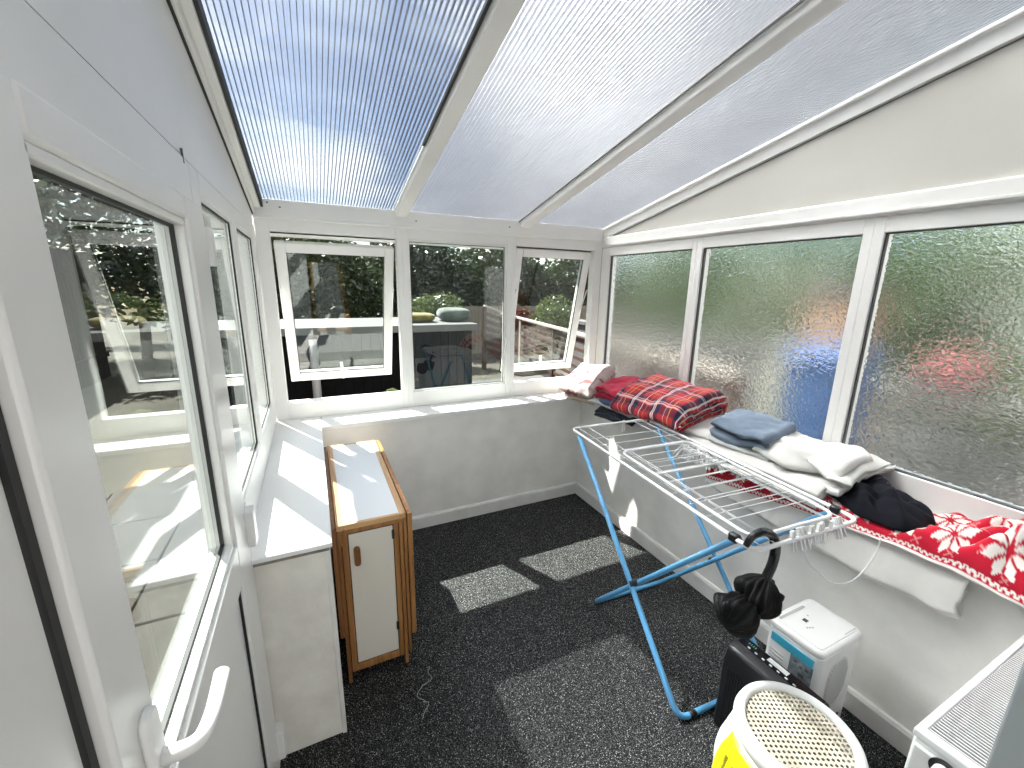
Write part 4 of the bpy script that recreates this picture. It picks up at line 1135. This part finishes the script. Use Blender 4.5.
cushion('cushion', (-.05, 3.10, 1.235), .22, .22, .090, fab('sage_cloth', (.085,.105,.095), .5), 'grey green rounded cushion on the pale shed top', 2)

# decking rail to the right
BROWN = wood_mat('dark_deck_wood', (.028,.014,.010), (.060,.032,.022), 'y', .6); PALEW = principled('pale_weathered_wood', (.34,.30,.26), .6, nscale=9, namt=.15)
rl = thing('deck_railing', 'dark brown timber railing with pale handrail outside the right back window', 'railing', (2.0, 4.5, G))
p, q = Vector((2.53, 7.2, 0)), Vector((1.345, -.32, 0))
MB().beam(p+Vector((0,0,.94)), q+Vector((0,0,.94)), .12, .035).build('handrail', PALEW, rl, bevel=.004)
for z in (.84, .70, .56, .42, .28, .14):
    MB().beam(p+Vector((0,0,z)), q+Vector((0,0,z)), .022, .085 if z == .84 else .055).build('rail', BROWN, rl)
for k_ in (0, .21, .46, .66, .84, 1.0):
    c_ = p.lerp(q, k_)
    MB().box(c_.x-.04, c_.x+.04, c_.y-.04, c_.y+.04, G, .94).build('post', PALEW if k_ == .21 else BROWN, rl, bevel=.004)
rs = thing('stair_railing', 'short dark slatted stair railing left of the pale rail post', 'railing', (1.75, 5.6, G))
p, q = Vector((1.40, 5.60, 1.22)), Vector((2.14, 5.60, .96))
MB().beam(p, q, .10, .035).build('handrail', PALEW, rs, bevel=.004)
for k_ in range(1, 7):
    MB().beam(p-Vector((0,0,.15*k_)), q-Vector((0,0,.15*k_)), .022, .075).build('rail', BROWN, rs)
for c_ in (p, q):
    MB().box(c_.x-.04, c_.x+.04, 5.56, 5.64, G, c_.z-.02).build('post', BROWN, rs, bevel=.004)
# planter box with red flowers by the rail
fp = thing('flower_pot', 'pot of small dark red flowers beside the pale rail post', 'flower pot', (2.80, 6.75, G))
MB().lathe([(.13,0),(.18,.92),(.19,.95),(.16,.95),(.15,.9)], (2.80,6.75,G), 20).build('pot', principled('brown_pot', (.10,.05,.04), .6), fp, smooth=True)
link('flowers', foliage([(2.80,6.75,G+1.1,.24,.2,.16)], 220, .05, 21), leaf_mat('red_petals', (.10,.012,.015), (.03,.05,.012)), fp)
# fence panels behind
FENCE = wood_mat('grey_brown_fence', (.13,.11,.09), (.22,.19,.155), 'z', .8)
for i in range(4):
    x = 1.35+1.83*i
    f = thing('fence_panel', ['garden fence panel nearest the dark tree', 'garden fence panel left of the middle of the row', 'garden fence panel right of the middle of the row', 'garden fence panel at the far right end of the row'][i], 'fence', (x+.9, 7.6, G), 'fence panels across the garden')
    b = MB()
    for k_ in range(15): b.box(x+.113*k_, x+.113*k_+.108, 7.59, 7.605, G, 1.10+G*0)
    b.build('boards', FENCE, f)
    MB().box(x-.0, x+1.72, 7.575, 7.59, .96, 1.0).box(x-.0, x+1.72, 7.575, 7.59, .30, .34).build('batten', FENCE, f)
    MB().box(x-.08, x-.005, 7.56, 7.64, G, 1.16).build('post', FENCE, f)
# right hand yard seen through the frosted panes
yard = struct(MB().box(.38, 6, -5, 4.5, G, G+.03).build('yard_paving', principled('grey_yard_paving', (.075,.075,.074), .8, nscale=3, namt=.2)), 'grey yard outside the frosted windows', 'paving')
lw = struct(MB().box(2.9, 3.1, .35, 4.6, G, .92).build('yard_wall', principled('dark_render', (.10,.10,.10), .8, nscale=5, namt=.2)), 'dark low garden wall beyond the frosted windows', 'wall')
struct(MB().box(2.86, 3.14, .31, 4.6, .92, .99).build('wall_coping', PALER, bevel=.005), 'pale coping on the low garden wall', 'coping')
gp_ = thing('gate_post', 'pale rendered post beside the blue bin outside the frosted windows', 'post', (2.6,.10,G))
MB().box(2.48, 2.68, 0.0, .22, G, 1.06).build('shaft', principled('pale_render', (.24,.24,.20), .8), gp_, bevel=.01)
MB().prism([(2.45,1.06),(2.71,1.06),(2.71,1.10),(2.58,1.15),(2.45,1.10)], 'y', -.03, .25).build('cap', PALER, gp_)
bn_ = thing('wheelie_bin', 'blue wheelie bin blurred behind the middle frosted window', 'bin', (2.3,-.55,G))
BBIN = principled('blue_bin_plastic', (.04,.085,.20), .45)
MB().add([(2.02,-.72,G+.1),(2.48,-.72,G+.1),(2.48,-.40,G+.1),(2.02,-.40,G+.1),(1.95,-.76,1.06),(2.55,-.76,1.06),(2.55,-.34,1.06),(1.95,-.34,1.06)],
         [(0,3,2,1),(4,5,6,7),(0,1,5,4),(1,2,6,5),(2,3,7,6),(3,0,4,7)]).build('bin_body', BBIN, bn_, bevel=.03)
MB().prism([(1.92,1.06),(2.58,1.06),(2.58,1.11),(2.45,1.16),(2.05,1.16),(1.92,1.11)], 'y', -.79, -.31).build('lid', BBIN, bn_, bevel=.015)
for y in (-.70, -.42):
    MB().prism([(2.52+.1*math.cos(k_*.3), G+.10+.1*math.sin(k_*.3)) for k_ in range(21)], 'y', y-.03, y+.03).build('wheel', RUBBER, bn_)
br = thing('timber_store', 'brown timber store blurred above the blue bin', 'shed', (3.6,.1,G))
MB().box(3.3, 4.0, -.12, .36, G, 1.62).build('boarded_sides', wood_mat('warm_boards', (.20,.13,.09), (.30,.20,.14), 'z', .8), br)
MB().prism([(3.25,1.62),(4.06,1.62),(4.06,1.67),(3.25,1.74)], 'y', -.18, .34).build('roof', PALER, br)
rc = thing('toy_car', 'red plastic ride-on shape blurred behind the nearest frosted window', 'toy', (3.0,-1.25,.70))
REDP = principled('red_plastic', (.25,.075,.075), .5)
MB().prism([(-1.25,.93),(-.85,.93),(-.85,1.04),(-.95,1.11),(-1.13,1.11),(-1.25,1.02)], 'x', 2.95, 3.22).build('shell', REDP, rc, bevel=.03)
for y in (-1.16, -.94):
    MB().prism([(y+.07*math.cos(k_*.3), .90+.07*math.sin(k_*.3)) for k_ in range(21)], 'x', 2.93, 3.24).build('wheel', RUBBER, rc)
tb_ = thing('garden_bench', 'grey bench carrying the red toy outside the nearest frosted window', 'bench', (3.0,-1.3,G))
MB().box(2.85, 3.28, -2.9, -.40, .76, .83).build('bench_top', PALER, tb_, bevel=.006)
for x in (2.90, 3.22):
    for y in (-2.8, -.5): MB().box(x-.04, x+.04, y-.04, y+.04, G+.03, .76).build('leg', FENCE, tb_)

# ------------------------------------------------------------------ light
sun = bpy.data.lights.new('sun', 'SUN'); sun.energy = 9.5; sun.angle = math.radians(.53); sun.color = (1, .965, .90)
so = bpy.data.objects.new('sun', sun); COL.objects.link(so); so.location = (-3, 6, 8)
SD = Vector((.50, -1, -1.40)).normalized()
so.rotation_euler = SD.to_track_quat('-Z', 'Y').to_euler()
wd = bpy.data.worlds.new('sky'); SC.world = wd; wd.use_nodes = True
n, l = wd.node_tree.nodes, wd.node_tree.links
sk_ = n.new('ShaderNodeTexSky'); sk_.sky_type = 'NISHITA'; sk_.sun_disc = False; sk_.dust_density = 1.0; sk_.ozone_density = 1.0
sk_.sun_elevation = math.asin(-SD.z); sk_.sun_rotation = math.atan2(-SD.x, -SD.y)
tc = n.new('ShaderNodeTexCoord'); mp = n.new('ShaderNodeMapping'); mp.inputs['Scale'].default_value = (1.0, 1.0, 2.2)
ns = n.new('ShaderNodeTexNoise'); ns.inputs['Scale'].default_value = 3.2; ns.inputs['Detail'].default_value = 8; ns.inputs['Distortion'].default_value = .4
rp = n.new('ShaderNodeValToRGB'); rp.color_ramp.elements[0].position = .40; rp.color_ramp.elements[1].position = .62
mx = n.new('ShaderNodeMixRGB'); mx.inputs[2].default_value = (15.0, 14.6, 13.9, 1)
l.new(tc.outputs['Generated'], mp.inputs[0]); l.new(mp.outputs[0], ns.inputs['Vector']); 
sx = n.new('ShaderNodeSeparateXYZ'); l.new(tc.outputs['Generated'], sx.inputs[0])
ma = n.new('ShaderNodeMath'); ma.operation = 'MULTIPLY_ADD'; ma.inputs[1].default_value = -.115      # unseen cloud bank added over the house side to light the back wall
l.new(sx.outputs['Y'], ma.inputs[0]); l.new(ns.outputs['Fac'], ma.inputs[2]); l.new(ma.outputs[0], rp.inputs[0]); l.new(rp.outputs[0], mx.inputs[0])
l.new(sk_.outputs[0], mx.inputs[1]); l.new(mx.outputs[0], n['Background'].inputs[0])
n['Background'].inputs[1].default_value = .075

# ------------------------------------------------------------------ camera and view
f_, R3 = 418.643, ((0.9043369666762008, -0.42645664822792345, 0.017589141113006246), (0.08285538470749369, 0.21582927239366276, 0.9729094050336831), (0.41869993542853734, 0.8783805851453157, -0.23051661916640936))
cam = bpy.data.cameras.new('camera'); cam.sensor_width = 36; cam.lens = f_/1024*36; cam.clip_start = .02; cam.clip_end = 200
co_ = bpy.data.objects.new('camera', cam); COL.objects.link(co_)
rx, up, fw = (Vector(r).normalized() for r in R3)
M = Matrix.Identity(4)
for i in range(3): M[i][0] = rx[i]; M[i][1] = up[i]; M[i][2] = -fw[i]; M[i][3] = (-1.8437, -2.6111, 1.65)[i]
co_.matrix_world = M
SC.camera = co_
SC.view_settings.view_transform = 'Standard'; SC.view_settings.look = 'None'; SC.view_settings.gamma = 1
SC.view_settings.use_curve_mapping = False
SC.view_settings.exposure = 1.35
cy = SC.cycles
cy.max_bounces = 14; cy.diffuse_bounces = 6; cy.glossy_bounces = 6; cy.transmission_bounces = 10; cy.transparent_max_bounces = 48
cy.use_denoising = True
